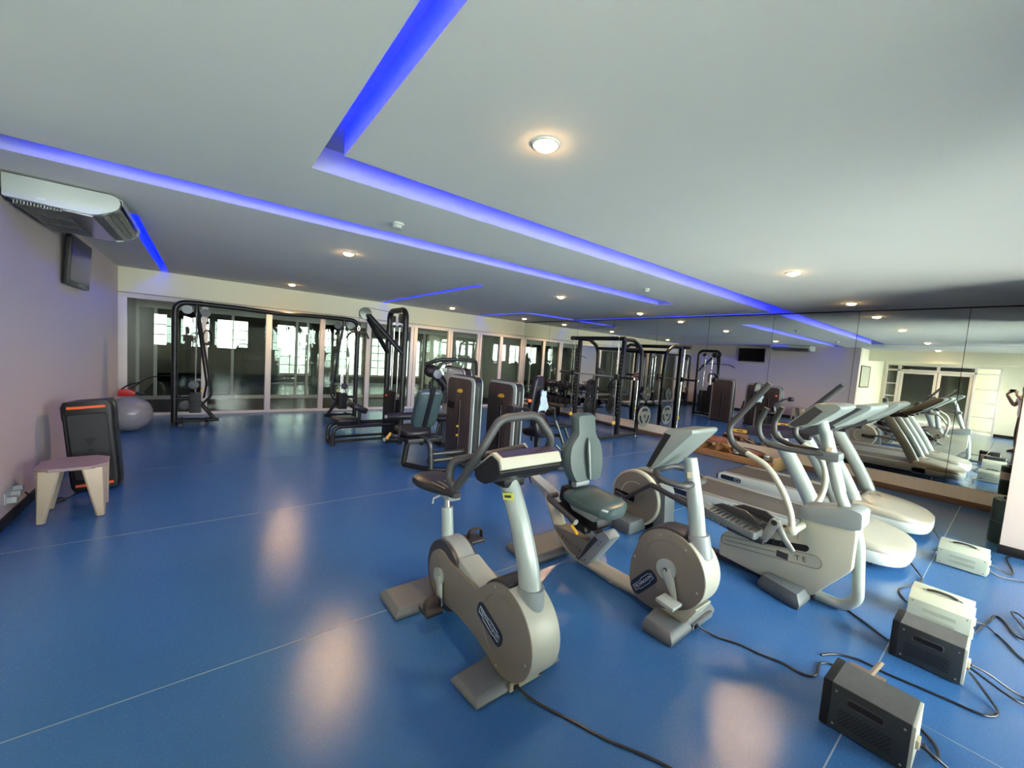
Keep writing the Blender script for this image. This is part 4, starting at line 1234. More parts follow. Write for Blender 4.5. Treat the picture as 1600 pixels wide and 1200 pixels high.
treadmill(4.86, 'treadmill with cream motor hood beside the elliptical trainer, farther from the mirror')
treadmill(6.10, 'treadmill nearer the mirror, behind the first one seen from the front')

# ================================================================== STRENGTH MACHINES
def pulley(c, ax, r, parent, mat=CHAR, w=0.03):
    return MB().lathe([(r * 0.25, -w * 0.6), (r, -w * 0.5), (r * 0.93, -w * 0.15), (r * 0.93, w * 0.15), (r, w * 0.5), (r * 0.25, w * 0.6)], c, ax, 22).obj('pulley', mat, parent)


def weight_stack(parent, c, sx_, sy_, z0, n, mat=BLACK):
    for k in range(n):
        MB().box((c[0] - sx_ / 2, c[1] - sy_ / 2, z0 + k * 0.030), (c[0] + sx_ / 2, c[1] + sy_ / 2, z0 + k * 0.030 + 0.027)).obj('weight_plate', mat, parent, bev=0.003)


def pad(parent, name, c, size, rot, mat, e=0.55, taper=1.0):
    """soft upholstered pad: superellipse slab"""
    from mathutils import Euler
    R3 = Euler(rot).to_matrix()
    loops = []
    for zz, f in ((-0.5, 0.88), (-0.32, 0.98), (0.0, 1.0), (0.32, 0.98), (0.5, 0.88)):
        ring = []
        for k in range(24):
            a = 2 * PI * k / 24
            ca, sa = math.cos(a), math.sin(a)
            yy = math.copysign(abs(sa) ** e, sa)
            wx_ = 1.0 + (taper - 1.0) * (yy * 0.5 + 0.5)
            ring.append(V(c) + R3 @ V((size[0] / 2 * f * wx_ * math.copysign(abs(ca) ** e, ca), size[1] / 2 * f * yy, size[2] * zz)))
        loops.append(ring)
    return MB().loft(loops).obj(name, mat, parent, smooth=50)


# ---------------------------------------------------------------- cable crossover
def crossover():
    y = 8.85
    t = thing('cable_crossover', 'wide black cable crossover machine standing along the glazed wall', 'exercise machine', (1.12, y, 0))
    for s, xo in ((1, -0.385), (-1, 2.62)):
        def P(dx, z, dy=0.0):
            return (xo + s * dx, y + dy, z)
        MB().tube(fil([P(0, 0.0), P(0, 2.10), P(0.36, 2.11)], 0.20, 8), 0.046, 12).obj('post', STEEL, t)
        MB().tube([P(0.0, 0.07), P(0.62, 0.07)], 0.035, 10).obj('base_tube', STEEL, t)
        MB().tube(fil([P(0.10, 0.05, -0.35), P(0.10, 0.05, 0.35)], 0.01), 0.03, 10).obj('foot', STEEL, t)
        MB().tube(fil([P(0.45, 0.05, -0.30), P(0.45, 0.05, 0.30)], 0.01), 0.03, 10).obj('foot', STEEL, t)
        MB().box(P(0.02, 0.0, -0.06), P(-0.03, 0.035, 0.06)).obj('rubber_foot', RUBBER, t)
        MB().tube(fil([P(0.0, 0.46), P(0.30, 0.46), P(0.55, 0.09)], 0.05), 0.032, 10).obj('lower_brace', STEEL, t)
        MB().tube(fil([P(0.30, 2.06, -0.02), P(0.50, 0.60, -0.02), P(0.50, 0.50, -0.02), P(0.36, 0.33, -0.02)], 0.06), 0.018, 8).obj('swing_strut', STEEL, t)
        MB().tube(fil([P(0.27, 2.06, 0.06), P(0.44, 0.70, 0.10), P(0.40, 0.45, 0.1)], 0.06), 0.018, 8).obj('swing_strut', STEEL, t)
        MB().tube([P(0.285, 2.10), P(0.285, 1.92)], 0.032, 10).obj('guide_socket', STEELG, t)
        for dy in (-0.06, 0.06):
            MB().cyl(P(0.285, 0.25, dy), P(0.285, 1.95, dy), 0.010, seg=8).obj('guide_rod', CHROME, t)
        weight_stack(t, P(0.285, 0), 0.16, 0.30, 0.22, 11)
        MB().cyl(P(0.37, 0.60, -0.02), P(0.38, 0.60, -0.05), 0.022, seg=12).obj('selector_pin', YELLOW, t)
        pulley(P(0.16, 1.99), (0, 1, 0), 0.075, t, GREY)
        pulley(P(0.41, 1.96), (0, 1, 0), 0.070, t)
        pulley(P(0.14, 0.34), (0, 1, 0), 0.075, t)
        pulley(P(0.26, 0.70, -0.1), (0, 1, 0), 0.07, t)
        MB().cyl(P(0.44, 1.94), P(0.44, 1.80), 0.004, seg=6).obj('cable', CABLE, t)
        MB().lathe([(0.026, 0), (0.022, 0.02), (0.010, 0.045)], P(0.44, 1.77), (0, 0, 1), 12).obj('cable_stop', RUBBER, t)
        MB().tube([P(0.44, 1.77), P(0.425, 1.72), P(0.44, 1.67), P(0.455, 1.72)], 0.005, 6, closed=True).obj('carabiner', CHROME, t)
        hd = MB().tube(fil([P(0.375, 1.42), P(0.385, 1.60), P(0.41, 1.66), P(0.47, 1.66), P(0.50, 1.60), P(0.505, 1.42)], 0.03), 0.010, 8).obj('pull_handle', STEEL, t)
        MB().cyl(P(0.37, 1.42), P(0.51, 1.42), 0.020, seg=10).obj('hand_grip', RUBBER, hd)
    top = spline([(-0.10, y, 2.11), (0.5, y, 2.105), (1.12, y, 2.085), (1.75, y, 2.105), (2.35, y, 2.11)], 5)
    MB().tube(top, 0.042, 12).obj('cross_beam', STEEL, t)
    return t


crossover()


# ---------------------------------------------------------------- low row / pulldown machine
def pulldown():
    y, x = 6.6, 2.60
    t = thing('pulldown_machine', 'black lat pulldown machine with an arched frame and forked boom to a big pulley', 'exercise machine', (2.2, y, 0))
    ya, yb = y - 0.36, y + 0.36
    MB().tube(fil([(x, ya, 0.0), (x, ya, 2.22), (x, yb, 2.22), (x, yb, 0.0)], 0.17, 8), 0.046, 12).obj('arch_frame', STEEL, t)
    MB().tube([(x, ya, 0.06), (x, yb, 0.06)], 0.035, 10).obj('base_tube', STEEL, t)
    for yy in (ya, yb):
        MB().tube(fil([(x, yy, 1.48), (2.10, y + (yy - y) * 0.16, 2.08)], 0.01), 0.040, 12).obj('boom', STEEL, t)
    pulley((2.06, y, 2.11), (0, 1, 0), 0.095, t, STEELG, 0.05)
    pulley((2.60, y - 0.18, 2.08), (1, 0, 0), 0.085, t, STEELG, 0.05)
    pulley((2.60, y + 0.16, 2.08), (1, 0, 0), 0.06, t)
    MB().cyl((2.09, y, 2.205), (2.60, y - 0.1, 2.16), 0.004, seg=6).obj('cable', CABLE, t)
    MB().cyl((1.965, y, 2.11), (1.965, y, 1.92), 0.004, seg=6).obj('cable', CABLE, t)
    MB().lathe([(0.03, 0), (0.03, 0.03), (0.012, 0.06)], (1.965, y, 1.90), (0, 0, 1), 12).obj('cable_stop', RUBBER, t)
    MB().tube([(1.965, y, 1.90), (1.945, y, 1.86), (1.965, y, 1.80), (1.985, y, 1.86)], 0.006, 6, closed=True).obj('carabiner', CHROME, t)
    bar = spline([(1.94, y - 0.58, 1.70), (1.95, y - 0.42, 1.78), (1.955, y - 0.2, 1.80), (1.965, y, 1.805), (1.955, y + 0.2, 1.80), (1.95, y + 0.42, 1.78), (1.94, y + 0.58, 1.70)], 5)
    MB().tube(bar, 0.014, 8).obj('pull_bar', STEEL, t)
    for yy in (y - 0.12, y + 0.12):
        MB().cyl((x, yy, 0.1), (x, yy, 2.02), 0.010, seg=8).obj('guide_rod', CHROME, t)
        MB().lathe([(0.022, 0), (0.022, 0.035), (0.010, 0.05)], (x, yy, 1.93), (0, 0, 1), 10).obj('rod_collar', RUBBER, t)
    weight_stack(t, (x, y), 0.14, 0.44, 0.12, 20)
    MB().box((2.52, y - 0.26, 0.10), (2.535, y + 0.26, 0.86)).obj('stack_guard', BLACK, t, bev=0.005)
    MB().cyl((2.52, y + 0.1, 0.76), (2.49, y + 0.1, 0.76), 0.016, seg=12).obj('selector_pin', ORANGE, t)
    # seat side
    for yy in (y - 0.16, y + 0.16):
        MB().tube(fil([(1.60, yy, 0.0), (1.60, yy, 0.30), (2.60, yy, 0.30)], 0.12, 6), 0.030, 10).obj('side_frame', STEEL, t)
        MB().tube([(1.60, yy, 0.07), (2.60, yy, 0.07)], 0.022, 10).obj('lower_rail', STEEL, t)
    MB().tube([(1.60, y - 0.16, 0.03), (1.60, y + 0.16, 0.03)], 0.026, 8).obj('cross_tube', STEEL, t)
    pad(t, 'seat', (1.80, y, 0.39), (0.36, 0.40, 0.07), (0, 0, 0), VINYLB)
    MB().box((1.70, y - 0.10, 0.30), (1.90, y + 0.10, 0.36)).obj('seat_mount', STEEL, t)
    MB().tube([(2.03, y, 0.30), (2.03, y, 0.55)], 0.028, 10).obj('pad_post', STEEL, t)
    pad(t, 'thigh_pad', (1.99, y, 0.58), (0.30, 0.42, 0.10), (0, 0.45, 0), VINYLB)
    MB().tube([(1.96, y - 0.02, 0.64), (1.92, y - 0.02, 0.74)], 0.010, 8).obj('pad_lever', STEEL, t)
    return t


pulldown()


# ---------------------------------------------------------------- selector towers
def tower(t, x0, y0, y1, h, face, depth=0.145, edge=SILVER, logo=True):
    """weight stack between two rounded shields that face the left and the mirror"""
    for s, xa in ((-1, x0), (1, x0 + depth)):
        x_in = xa - s * (0.022 if s < 0 else 0.018)
        pr = rnd([(y0, 0.03), (y1, 0.03), (y1, h), (y0, h)], [0.02, 0.02, 0.12, 0.12], 7)
        sh = MB().prism(pr, 'x', xa, x_in).obj('shield', edge, t, bev=0.008, seg=3)
        ml = 0.012 if s < 0 else 0.045
        pi_ = rnd([(y0 + 0.055, 0.04), (y1 - ml, 0.04), (y1 - ml, h - 0.035), (y0 + 0.055, h - 0.035)], [0.02, 0.02, 0.09, 0.09], 7)
        fc = MB().prism(pi_, 'x', xa + s * 0.006, xa - s * 0.002).obj('shield_panel', face if s < 0 else SHIELD, sh, bev=0.004)
        ym = (y0 + y1) / 2
        xs_ = xa + s * 0.007
        MB().box((xs_ - 0.001, ym - 0.02, 0.10), (xs_ + 0.001, ym + 0.02, h - 0.36)).obj('stack_slot', BLACK, sh)
        MB().box((xs_ - 0.003, ym - 0.026, 0.08), (xs_ + 0.003, ym - 0.020, h - 0.34)).obj('slot_edge', ALU, sh)
        if logo and s < 0:
            lg = [(ym + 0.085, h - 0.225), (ym + 0.03, h - 0.185), (ym - 0.05, h - 0.175), (ym - 0.085, h - 0.20), (ym - 0.07, h - 0.225), (ym, h - 0.235)]
            MB().prism(rnd(lg, 0.015, 3), 'x', xs_ - 0.003, xs_).obj('maker_emblem', GOLD, sh)
    MB().prism(rnd([(y0 + 0.004, 0.0), (y1 - 0.004, 0.0), (y1 - 0.004, h + 0.008), (y0 + 0.004, h + 0.008)], [0.02, 0.02, 0.12, 0.12], 6), 'x', x0 + 0.024, x0 + depth - 0.02).obj('stack_core', BLACK, t)
    MB().tube([(x0 + depth / 2, y0 + 0.01, 0.1), (x0 + depth / 2, y0 + 0.01, h - 0.12)], 0.014, 8).obj('edge_tube', STEELG, t)


def leg_extension():
    t = thing('leg_extension_machine', 'leg extension machine, tower with bronze face and leaning teal grey backrest', 'exercise machine', (2.6, 4.85, 0))
    tower(t, 2.86, 4.46, 5.18, 1.26, SHIELD)
    MB().box((2.846, 4.95, 0.78), (2.862, 5.14, 0.88)).obj('weight_chart', BLACK, t)
    for z in (0.42, 0.55):
        MB().cyl((2.855, 4.815, z), (2.83, 4.815, z), 0.016, seg=12).obj('selector_pin', YELLOW, t)
    # frame
    for z, yy in ((0.24, 4.62), (0.13, 4.70)):
        MB().tube([(2.36, yy, z), (2.95, yy, z)], 0.035, 12).obj('link_tube', STEELG, t)
    MB().tube(fil([(2.26, 4.78, 0.46), (2.34, 4.62, 0.42), (2.36, 4.60, 0.05)], 0.10, 6), 0.035, 12).obj('front_leg', STEELG, t)
    MB().tube([(2.20, 4.98, 0.45), (2.14, 4.98, 0.04)], 0.036, 12).obj('rear_leg', STEEL, t)
    MB().tube(fil([(2.14, 4.98, 0.04), (2.34, 4.62, 0.04), (2.60, 4.48, 0.04)], 0.1), 0.034, 12).obj('base_tube', STEEL, t)
    MB().tube([(1.98, 5.05, 0.43), (2.56, 4.72, 0.43)], 0.022, 10).obj('seat_rail', STEELG, t)
    MB().box((2.06, 4.68, 0.38), (2.50, 5.06, 0.44)).obj('seat_frame', STEEL, t, bev=0.01)
    pad(t, 'seat', (2.25, 4.98, 0.50), (0.42, 0.46, 0.085), (0.05, 0, 0), VINYLB)
    br = pad(t, 'backrest', (2.27, 4.64, 0.84), (0.335, 0.56, 0.10), (math.radians(90 + 22), 0, 0), VINYL, e=0.35, taper=1.06)  # teal vinyl stands in for daylight reflected on this pad
    MB().obox((2.27, 4.585, 0.86), (0.06, 0.05, 0.56), (math.radians(22), 0, 0)).obj('backrest_post', STEEL, t, bev=0.008)
    MB().tube([(2.27, 4.70, 0.42), (2.27, 4.74, 0.36)], 0.03, 8).obj('post_foot', STEEL, t)
    for z, yy, xa in ((0.62, 5.38, 2.03), (0.28, 5.45, 2.05)):
        r_ = MB().lathe([(0.02, 0), (0.052, 0.004), (0.055, 0.02), (0.055, 0.44), (0.052, 0.456), (0.02, 0.46)], (xa, yy, z), (1, 0, 0), 20).obj('roller_pad', VINYLB, t)
        MB().lathe([(0.02, 0), (0.028, 0.01), (0.028, 0.03)], (xa - 0.03, yy, z), (1, 0, 0), 14).obj('roller_cap', ALU, r_)
    MB().tube(fil([(2.52, 5.38, 0.62), (2.56, 5.40, 0.5), (2.54, 5.45, 0.28), (2.5, 5.45, 0.28)], 0.05), 0.024, 10).obj('lever_arm', STEEL, t)
    MB().tube([(2.02, 5.16, 0.44), (1.96, 5.16, 0.36)], 0.020, 10).obj('adjust_handle', YELLOW, t)
    for s in (-1, 1):
        MB().tube(fil([(2.27 + s * 0.23, 4.95, 0.44), (2.27 + s * 0.27, 4.85, 0.44), (2.27 + s * 0.27, 4.80, 0.60)], 0.04), 0.015, 8).obj('hand_grip', GRIP, t)
    return t


leg_extension()


def torso_machine():
    t = thing('seated_torso_machine', 'selector tower machine at right with a seat and a pale blue cloth behind it', 'exercise machine', (3.7, 4.4, 0))
    tower(t, 3.27, 4.08, 4.72, 1.24, SHIELD)
    MB().lathe([(0.01, 0), (0.058, 0.004), (0.062, 0.02), (0.062, 0.13), (0.055, 0.14), (0.01, 0.145)], (3.06, 3.91, 0.915), (0.9, 0.35, 0), 20).obj('roller_pad', VINYLB, t)
    MB().tube(fil([(3.17, 3.955, 0.915), (3.40, 4.0, 0.91), (3.62, 4.1, 0.80)], 0.05), 0.022, 10).obj('roller_arm', STEEL, t)
    pad(t, 'backrest', (4.02, 4.52, 0.98), (0.34, 0.70, 0.09), (math.radians(90 + 6), 0, 0.3), VINYLB, e=0.5, taper=0.75)
    pad(t, 'seat', (3.86, 4.24, 0.52), (0.40, 0.40, 0.10), (0.0, 0, 0.3), VINYLB)
    pad(t, 'knee_pad', (3.74, 4.06, 0.66), (0.34, 0.34, 0.08), (math.radians(80), 0, 0.3), VINYLB, e=0.9)
    MB().tube([(4.06, 4.58, 0.30), (4.02, 4.60, 1.10)], 0.03, 10).obj('backrest_post', STEEL, t)
    MB().tube(fil([(3.5, 4.40, 0.06), (4.10, 4.62, 0.06), (4.45, 4.40, 0.06)], 0.1), 0.034, 10).obj('base_tube', STEELG, t)
    MB().tube([(3.88, 4.26, 0.06), (3.86, 4.26, 0.48)], 0.035, 10).obj('seat_post', STEEL, t)
    MB().tube(fil([(3.95, 3.98, 0.72), (4.06, 3.90, 0.40), (4.0, 3.86, 0.30), (3.9, 3.9, 0.40)], 0.06), 0.016, 8).obj('lever_arm', STEELG, t)
    MB().tube(fil([(4.08, 3.92, 0.62), (4.18, 3.84, 0.34), (4.10, 3.78, 0.30)], 0.05), 0.020, 8).obj('foot_lever', STEEL, t)
    MB().tube(fil([(4.06, 3.94, 0.035), (4.08, 3.90, 0.33), (4.05, 3.95, 0.52), (3.90, 4.20, 0.46)], 0.08), 0.026, 10).obj('pivot_post', STEEL, t)
    pulley((4.10, 3.86, 0.33), (0.6, 0.8, 0), 0.045, t, ALU)
    MB().cyl((3.78, 4.12, 0.55), (3.74, 4.14, 0.08), 0.03, seg=10).obj('knee_post', STEEL, t)
    MB().cyl((3.56, 4.16, 0.99), (3.60, 4.14, 0.99), 0.022, seg=10).obj('knob', ORANGE, t)
    MB().tube([(3.75, 4.10, 0.035), (4.4, 3.75, 0.035)], 0.034, 10).obj('foot_tube', STEELG, t)
    return t


torso_machine()

# cloth hung over the seat back
m = MB()
n_u, n_v = 9, 12
top, vs, fs = V((4.05, 4.43, 1.08)), [], []
ux = V((0.95, 0.30, 0)).normalized()
for j in range(n_v + 1):
    for i in range(n_u + 1):
        u, v = i / n_u - 0.5, j / n_v
        w = 0.16 + 0.07 * math.sin(v * 2.6)
        fold = 0.018 * math.sin(i * 1.9 + j * 0.35) + 0.008 * math.sin(j * 1.3 + i)
        vs.append(top + ux * (u * w + 0.01 * math.sin(j)) + V((0.30, -0.95, 0)) * (0.03 + fold + 0.02 * math.sin(v * 3)) + V((0, 0, -0.31 * v + 0.03 * math.cos(u * 3) - 0.012 * math.sin(i * 2.2))))
for j in range(n_v):
    for i in range(n_u):
        a = j * (n_u + 1) + i
        fs.append((a, a + 1, a + n_u + 2, a + n_u + 1))
cl = m.add(vs, fs).obj('hand_towel', TOWEL, smooth=80)
so = cl.modifiers.new('thickness', 'SOLIDIFY')
so.thickness = 0.006
tag(cl, 'pale blue cloth hung over the seat back beside the right selector tower', 'towel')


def press_machine():
    t = thing('arm_press_machine', 'machine with a tower showing a pale window reflection and black jointed arms behind the bronze tower', 'exercise machine', (3.3, 6.0, 0))
    tower(t, 3.24, 5.36, 6.04, 1.33, SHIELD_W, edge=ALU, logo=False)
    x = 3.10
    MB().tube([(x - 0.05, 6.12, 0.0), (x - 0.05, 6.12, 1.06)], 0.035, 10).obj('upright', STEEL, t)
    MB().tube(fil([(x - 0.05, 6.12, 1.02), (x + 0.06, 6.05, 1.36), (x + 0.34, 5.98, 1.46), (x + 0.72, 5.95, 1.46), (x + 0.74, 5.95, 1.20)], 0.06), 0.026, 10).obj('overhead_arm', STEEL, t)
    MB().tube(fil([(x - 0.16, 6.16, 1.34), (x + 0.02, 6.02, 1.44), (x + 0.34, 5.98, 1.46)], 0.06), 0.034, 10).obj('cross_arm', STEEL, t)
    MB().ball((x - 0.06, 6.1, 1.24), (0.13, 0.10, 0.11), 16, 10).obj('shoulder_joint', BLACK, t)
    MB().lathe([(0.02, 0), (0.075, 0.01), (0.075, 0.05), (0.02, 0.06)], (x - 0.02, 5.99, 1.20), (0, -1, 0), 20).obj('joint_cap', GREY, t)
    MB().ball((x + 0.22, 6.0, 1.26), (0.10, 0.09, 0.10), 16, 10).obj('elbow_joint', BLACK, t)
    for dx in (0.05, 0.24):
        MB().box((x + dx, 5.90, 1.24), (x + dx + 0.07, 5.92, 1.31)).obj('joint_label', ALU, t)
    MB().tube(fil([(x + 0.0, 6.05, 1.20), (x + 0.14, 5.95, 1.0), (x + 0.12, 5.92, 0.72)], 0.06), [0.075, 0.055], 12).obj('press_arm', BLACK, t)
    MB().tube(fil([(x + 0.12, 5.90, 0.95), (x + 0.02, 5.80, 0.9), (x + 0.02, 5.78, 0.75)], 0.04), 0.017, 8).obj('hand_grip', GRIP, t)
    pad(t, 'seat', (x + 0.02, 5.85, 0.50), (0.36, 0.38, 0.09), (0, 0, 0), VINYLB)
    MB().tube([(x + 0.02, 5.85, 0.05), (x + 0.02, 5.85, 0.46)], 0.035, 10).obj('seat_post', STEEL, t)
    MB().tube([(x - 0.05, 6.12, 0.05), (3.30, 6.0, 0.05)], 0.034, 10).obj('base_tube', STEEL, t)
    MB().tube([(x + 0.02, 5.72, 0.05), (x + 0.02, 6.15, 0.05)], 0.034, 10).obj('foot_tube', STEEL, t)
    pad(t, 'chest_pad', (x + 0.12, 6.12, 0.88), (0.26, 0.46, 0.08), (math.radians(90), 0, 1.2), VINYLB)
    return t


press_machine()


# ---------------------------------------------------------------- smith machine
def disc_plate(parent_name, label, c, r, mat, group, holes=True):
    t = thing('weight_disc', label, 'weight plate', c, group=group)
    w = 0.032
    MB().lathe([(0.026, -w / 2), (r * 0.45, -w / 2), (r * 0.50, -w * 0.25), (r * 0.82, -w * 0.25), (r * 0.88, -w / 2), (r * 0.98, -w / 2), (r, -w * 0.3), (r, w * 0.3),
                (r * 0.98, w / 2), (r * 0.88, w / 2), (r * 0.82, w * 0.25), (r * 0.50, w * 0.25), (r * 0.45, w / 2), (0.026, w / 2)], c, (0, 1, 0), 32).obj('disc', mat, t)
    if holes:
        for k in range(3):
            a0 = 90 + 120 * k
            pts = arc(0, 0, r * 0.79, a0 - 38, a0 + 38, 8) + arc(0, 0, r * 0.54, a0 + 38, a0 - 38, 8)
            for yy in (c[1] - w * 0.26, c[1] + w * 0.26):
                MB().prism([(c[0] + p[0], c[2] + p[1]) for p in pts], 'y', yy - 0.0006, yy + 0.0006).obj('grip_opening', BLACK, t)
    MB().lathe([(0.026, -0.022), (0.04, -0.022), (0.04, 0.022), (0.026, 0.022)], c, (0, 1, 0), 20).obj('hub', STEELG, t)
    return t


def smith():
    t = thing('smith_machine', 'black smith machine frame with guided barbell, standing before the mirror', 'exercise machine', (7.1, 5.8, 0))
    ya, yb = 5.18, 6.42
    for yy, s in ((ya, -1), (yb, 1)):
        MB().tube([(6.38, yy, 0.045), (7.72, yy, 0.045)], 0.036, 12).obj('base_tube', STEELG, t)
        MB().cyl((6.42, yy, 0), (6.42, yy, 0.03), 0.03, seg=12).obj('levelling_foot', RUBBER, t)
        MB().cyl((7.66, yy, 0), (7.66, yy, 0.03), 0.03, seg=12).obj('levelling_foot', CHROME, t)
        MB().box((6.93, yy - 0.04, 0.07), (7.01, yy + 0.04, 2.08)).obj('front_upright', STEEL, t, bev=0.012)
        for k in range(16):
            MB().cyl((6.926, yy, 0.55 + k * 0.08), (6.934, yy, 0.55 + k * 0.08), 0.012, seg=8).obj('catch_hole', ALU, t)
        MB().tube(fil([(6.72, yy, 2.10), (7.30, yy, 2.10), (7.62, yy, 1.95), (7.66, yy, 1.40), (7.66, yy, 0.05)], [0.05, 0.18, 0.2], 7), 0.042, 12).obj('rear_upright', STEEL, t)
        MB().cyl((6.84, yy, 0.05), (6.80, yy, 2.06), 0.014, seg=10).obj('guide_rod', CHROME, t)
        MB().lathe([(0.016, 0), (0.040, 0.004), (0.040, 0.07), (0.016, 0.075)], (6.835, yy, 0.30), (0, 0, 1), 16).obj('rod_stop', YELLOW, t)
        MB().box((6.77, yy - 0.05, 1.24), (6.86, yy + 0.05, 1.36)).obj('bar_carriage', BLACK, t, bev=0.01)
        for z in (0.47, 0.95):
            MB().cyl((7.66, yy, z), (7.66, yy + s * 0.22, z), 0.022, seg=12).obj('plate_peg', CHROME, t)
        MB().cyl((7.66, yy, 1.32), (7.66, yy - s * 0.16, 1.32), 0.02, seg=12).obj('plate_peg', STEELG, t)
    MB().tube([(6.80, ya - 0.14, 2.10), (6.80, yb + 0.12, 2.10)], 0.045, 12).obj('top_beam', STEEL, t)
    MB().tube([(7.60, ya, 1.92), (7.60, yb, 1.92)], 0.036, 12).obj('rear_beam', STEEL, t)
    MB().tube([(7.66, ya, 0.12), (7.66, yb, 0.12)], 0.030, 12).obj('rear_base_beam', STEEL, t)
    MB().cyl((6.82, ya - 0.10, 1.30), (6.82, yb + 0.10, 1.30), 0.015, seg=12).obj('barbell', ALU, t)
    for s, yy in ((-1, ya), (1, yb)):
        MB().cyl((6.82, yy + s * 0.06, 1.30), (6.82, yy + s * 0.42, 1.30), 0.025, seg=14).obj('bar_sleeve', STEEL, t)
        MB().cyl((6.82, yy + s * 0.42, 1.30), (6.82, yy + s * 0.43, 1.30), 0.026, seg=14).obj('sleeve_cap', CHROME, t)
    return t


smith()
GREYPL = mk('grey_plate_paint', (0.22, 0.235, 0.20), 0.5, var=0.15)
disc_plate('', 'large grey weight plate low on the near rear post of the smith machine', (7.66, 5.00, 0.47), 0.225, GREYPL, 'plates on the smith machine')
disc_plate('', 'smaller dark weight plate on the upper peg of the near smith machine post', (7.66, 5.00, 0.95), 0.15, STEELG, 'plates on the smith machine')
disc_plate('', 'large black weight plate low on the far rear post of the smith machine', (7.66, 6.58, 0.47), 0.225, RUBBER, 'plates on the smith machine')
disc_plate('', 'black weight plate on the upper peg of the far smith machine post', (7.66, 6.58, 0.95), 0.20, RUBBER, 'plates on the smith machine')
disc_plate('', 'small black ring plate at bar height on the far smith machine post', (7.66, 6.32, 1.32), 0.13, RUBBER, 'plates on the smith machine')
disc_plate('', 'small red rimmed black plate at bar height on the near smith machine post', (7.66, 5.28, 1.32), 0.10, PADRED, 'plates on the smith machine')

# ---------------------------------------------------------------- dumbbell rack and dumbbells
rk = thing('dumbbell_rack', 'long two tier dumbbell rack against the mirror in the far corner', 'rack', (7.8, 7.95, 0))
for yy in (6.95, 8.0, 9.05):
    MB().prism([(7.50, 0), (8.04, 0), (8.04, 0.98), (7.96, 0.98), (7.90, 0.10), (7.50, 0.06)], 'y', yy - 0.03, yy + 0.03).obj('side_stand', STEEL, rk, bev=0.005)
tiers = ((7.66, 0.40), (7.86, 0.80))
for xx, zz in tiers:
    for dx in (-0.09, 0.09):
        MB().box((xx + dx - 0.02, 6.9, zz + dx * 0.25 - 0.012), (xx + dx + 0.02, 9.1, zz + dx * 0.25 + 0.006)).obj('tier_rail', STEEL, rk)
    for yy in (6.95, 8.0, 9.05):
        MB().box((xx - 0.10, yy - 0.02, zz - 0.05), (8.0, yy + 0.02, zz - 0.02)).obj('tier_bracket', STEEL, rk)


def dumbbell(c, r, ln, lb, first):
    t = thing('dumbbell', lb, 'dumbbell', c, group='dumbbells on the rack')
    for s in (-1, 1):
        MB().lathe([(0.0, 0.0), (r * 0.92, 0.0), (r, 0.01), (r, ln * 0.3 - 0.01), (r * 0.92, ln * 0.3), (0.016, ln * 0.3)], (c[0] + s * ln * 0.2, c[1], c[2]), (s, 0, 0), 8).obj('head', BLACK, t)
    MB().cyl((c[0] - ln * 0.22, c[1], c[2]), (c[0] + ln * 0.22, c[1], c[2]), 0.015, seg=8).obj('handle', CHROME, t)
    return t


proto = {}
for ti, (xx, zz) in enumerate(tiers):
    nD = 11 if ti == 0 else 13
    r = 0.082 if ti == 0 else 0.066
    ORD = 'first second third fourth fifth sixth seventh eighth ninth tenth eleventh twelfth thirteenth'.split()
    for k in range(nD):
        yy = 6.98 + (k + 0.5) * 2.06 / nD
        c = (xx, yy, zz + r + 0.004)
        lb = '%s black dumbbell from the near end on the far rack\'s %s tier' % (ORD[k], 'lower' if ti == 0 else 'upper')
        if ti not in proto:
            proto[ti] = dumbbell(c, r, 0.34 if ti == 0 else 0.29, lb, True)
        else:
            dup(proto[ti], c, label=lb)

# ---------------------------------------------------------------- flat bench by the rack
bn = thing('weight_bench', 'low weight bench with pale grey legs between smith machine and dumbbell rack', 'bench', (6.75, 7.25, 0))
pad(bn, 'bench_pad', (6.75, 7.25, 0.46), (0.30, 1.15, 0.07), (0, 0, 0.25), VINYLB, e=0.3)
MB().tube([(6.60, 6.70, 0.39), (6.90, 7.80, 0.39)], 0.03, 10).obj('spine_tube', STEELG, bn)
for (a, b) in (((6.62, 6.75), -0.05), ((6.88, 7.72), 0.05)):
    MB().tube([(a[0], a[1], 0.40), (a[0], a[1] + b, 0.04)], 0.03, 10).obj('leg', STEELG, bn)
    MB().tube([(a[0] - 0.26, a[1] + b + 0.06, 0.035), (a[0] + 0.26, a[1] + b - 0.06, 0.035)], 0.032, 10).obj('foot_tube', STEELG, bn)
    for s in (-1, 1):
        MB().cyl((a[0] + s * 0.24, a[1] + b - s * 0.06, 0), (a[0] + s * 0.24, a[1] + b - s * 0.06, 0.03), 0.03, seg=10).obj('rubber_foot', RUBBER, bn)

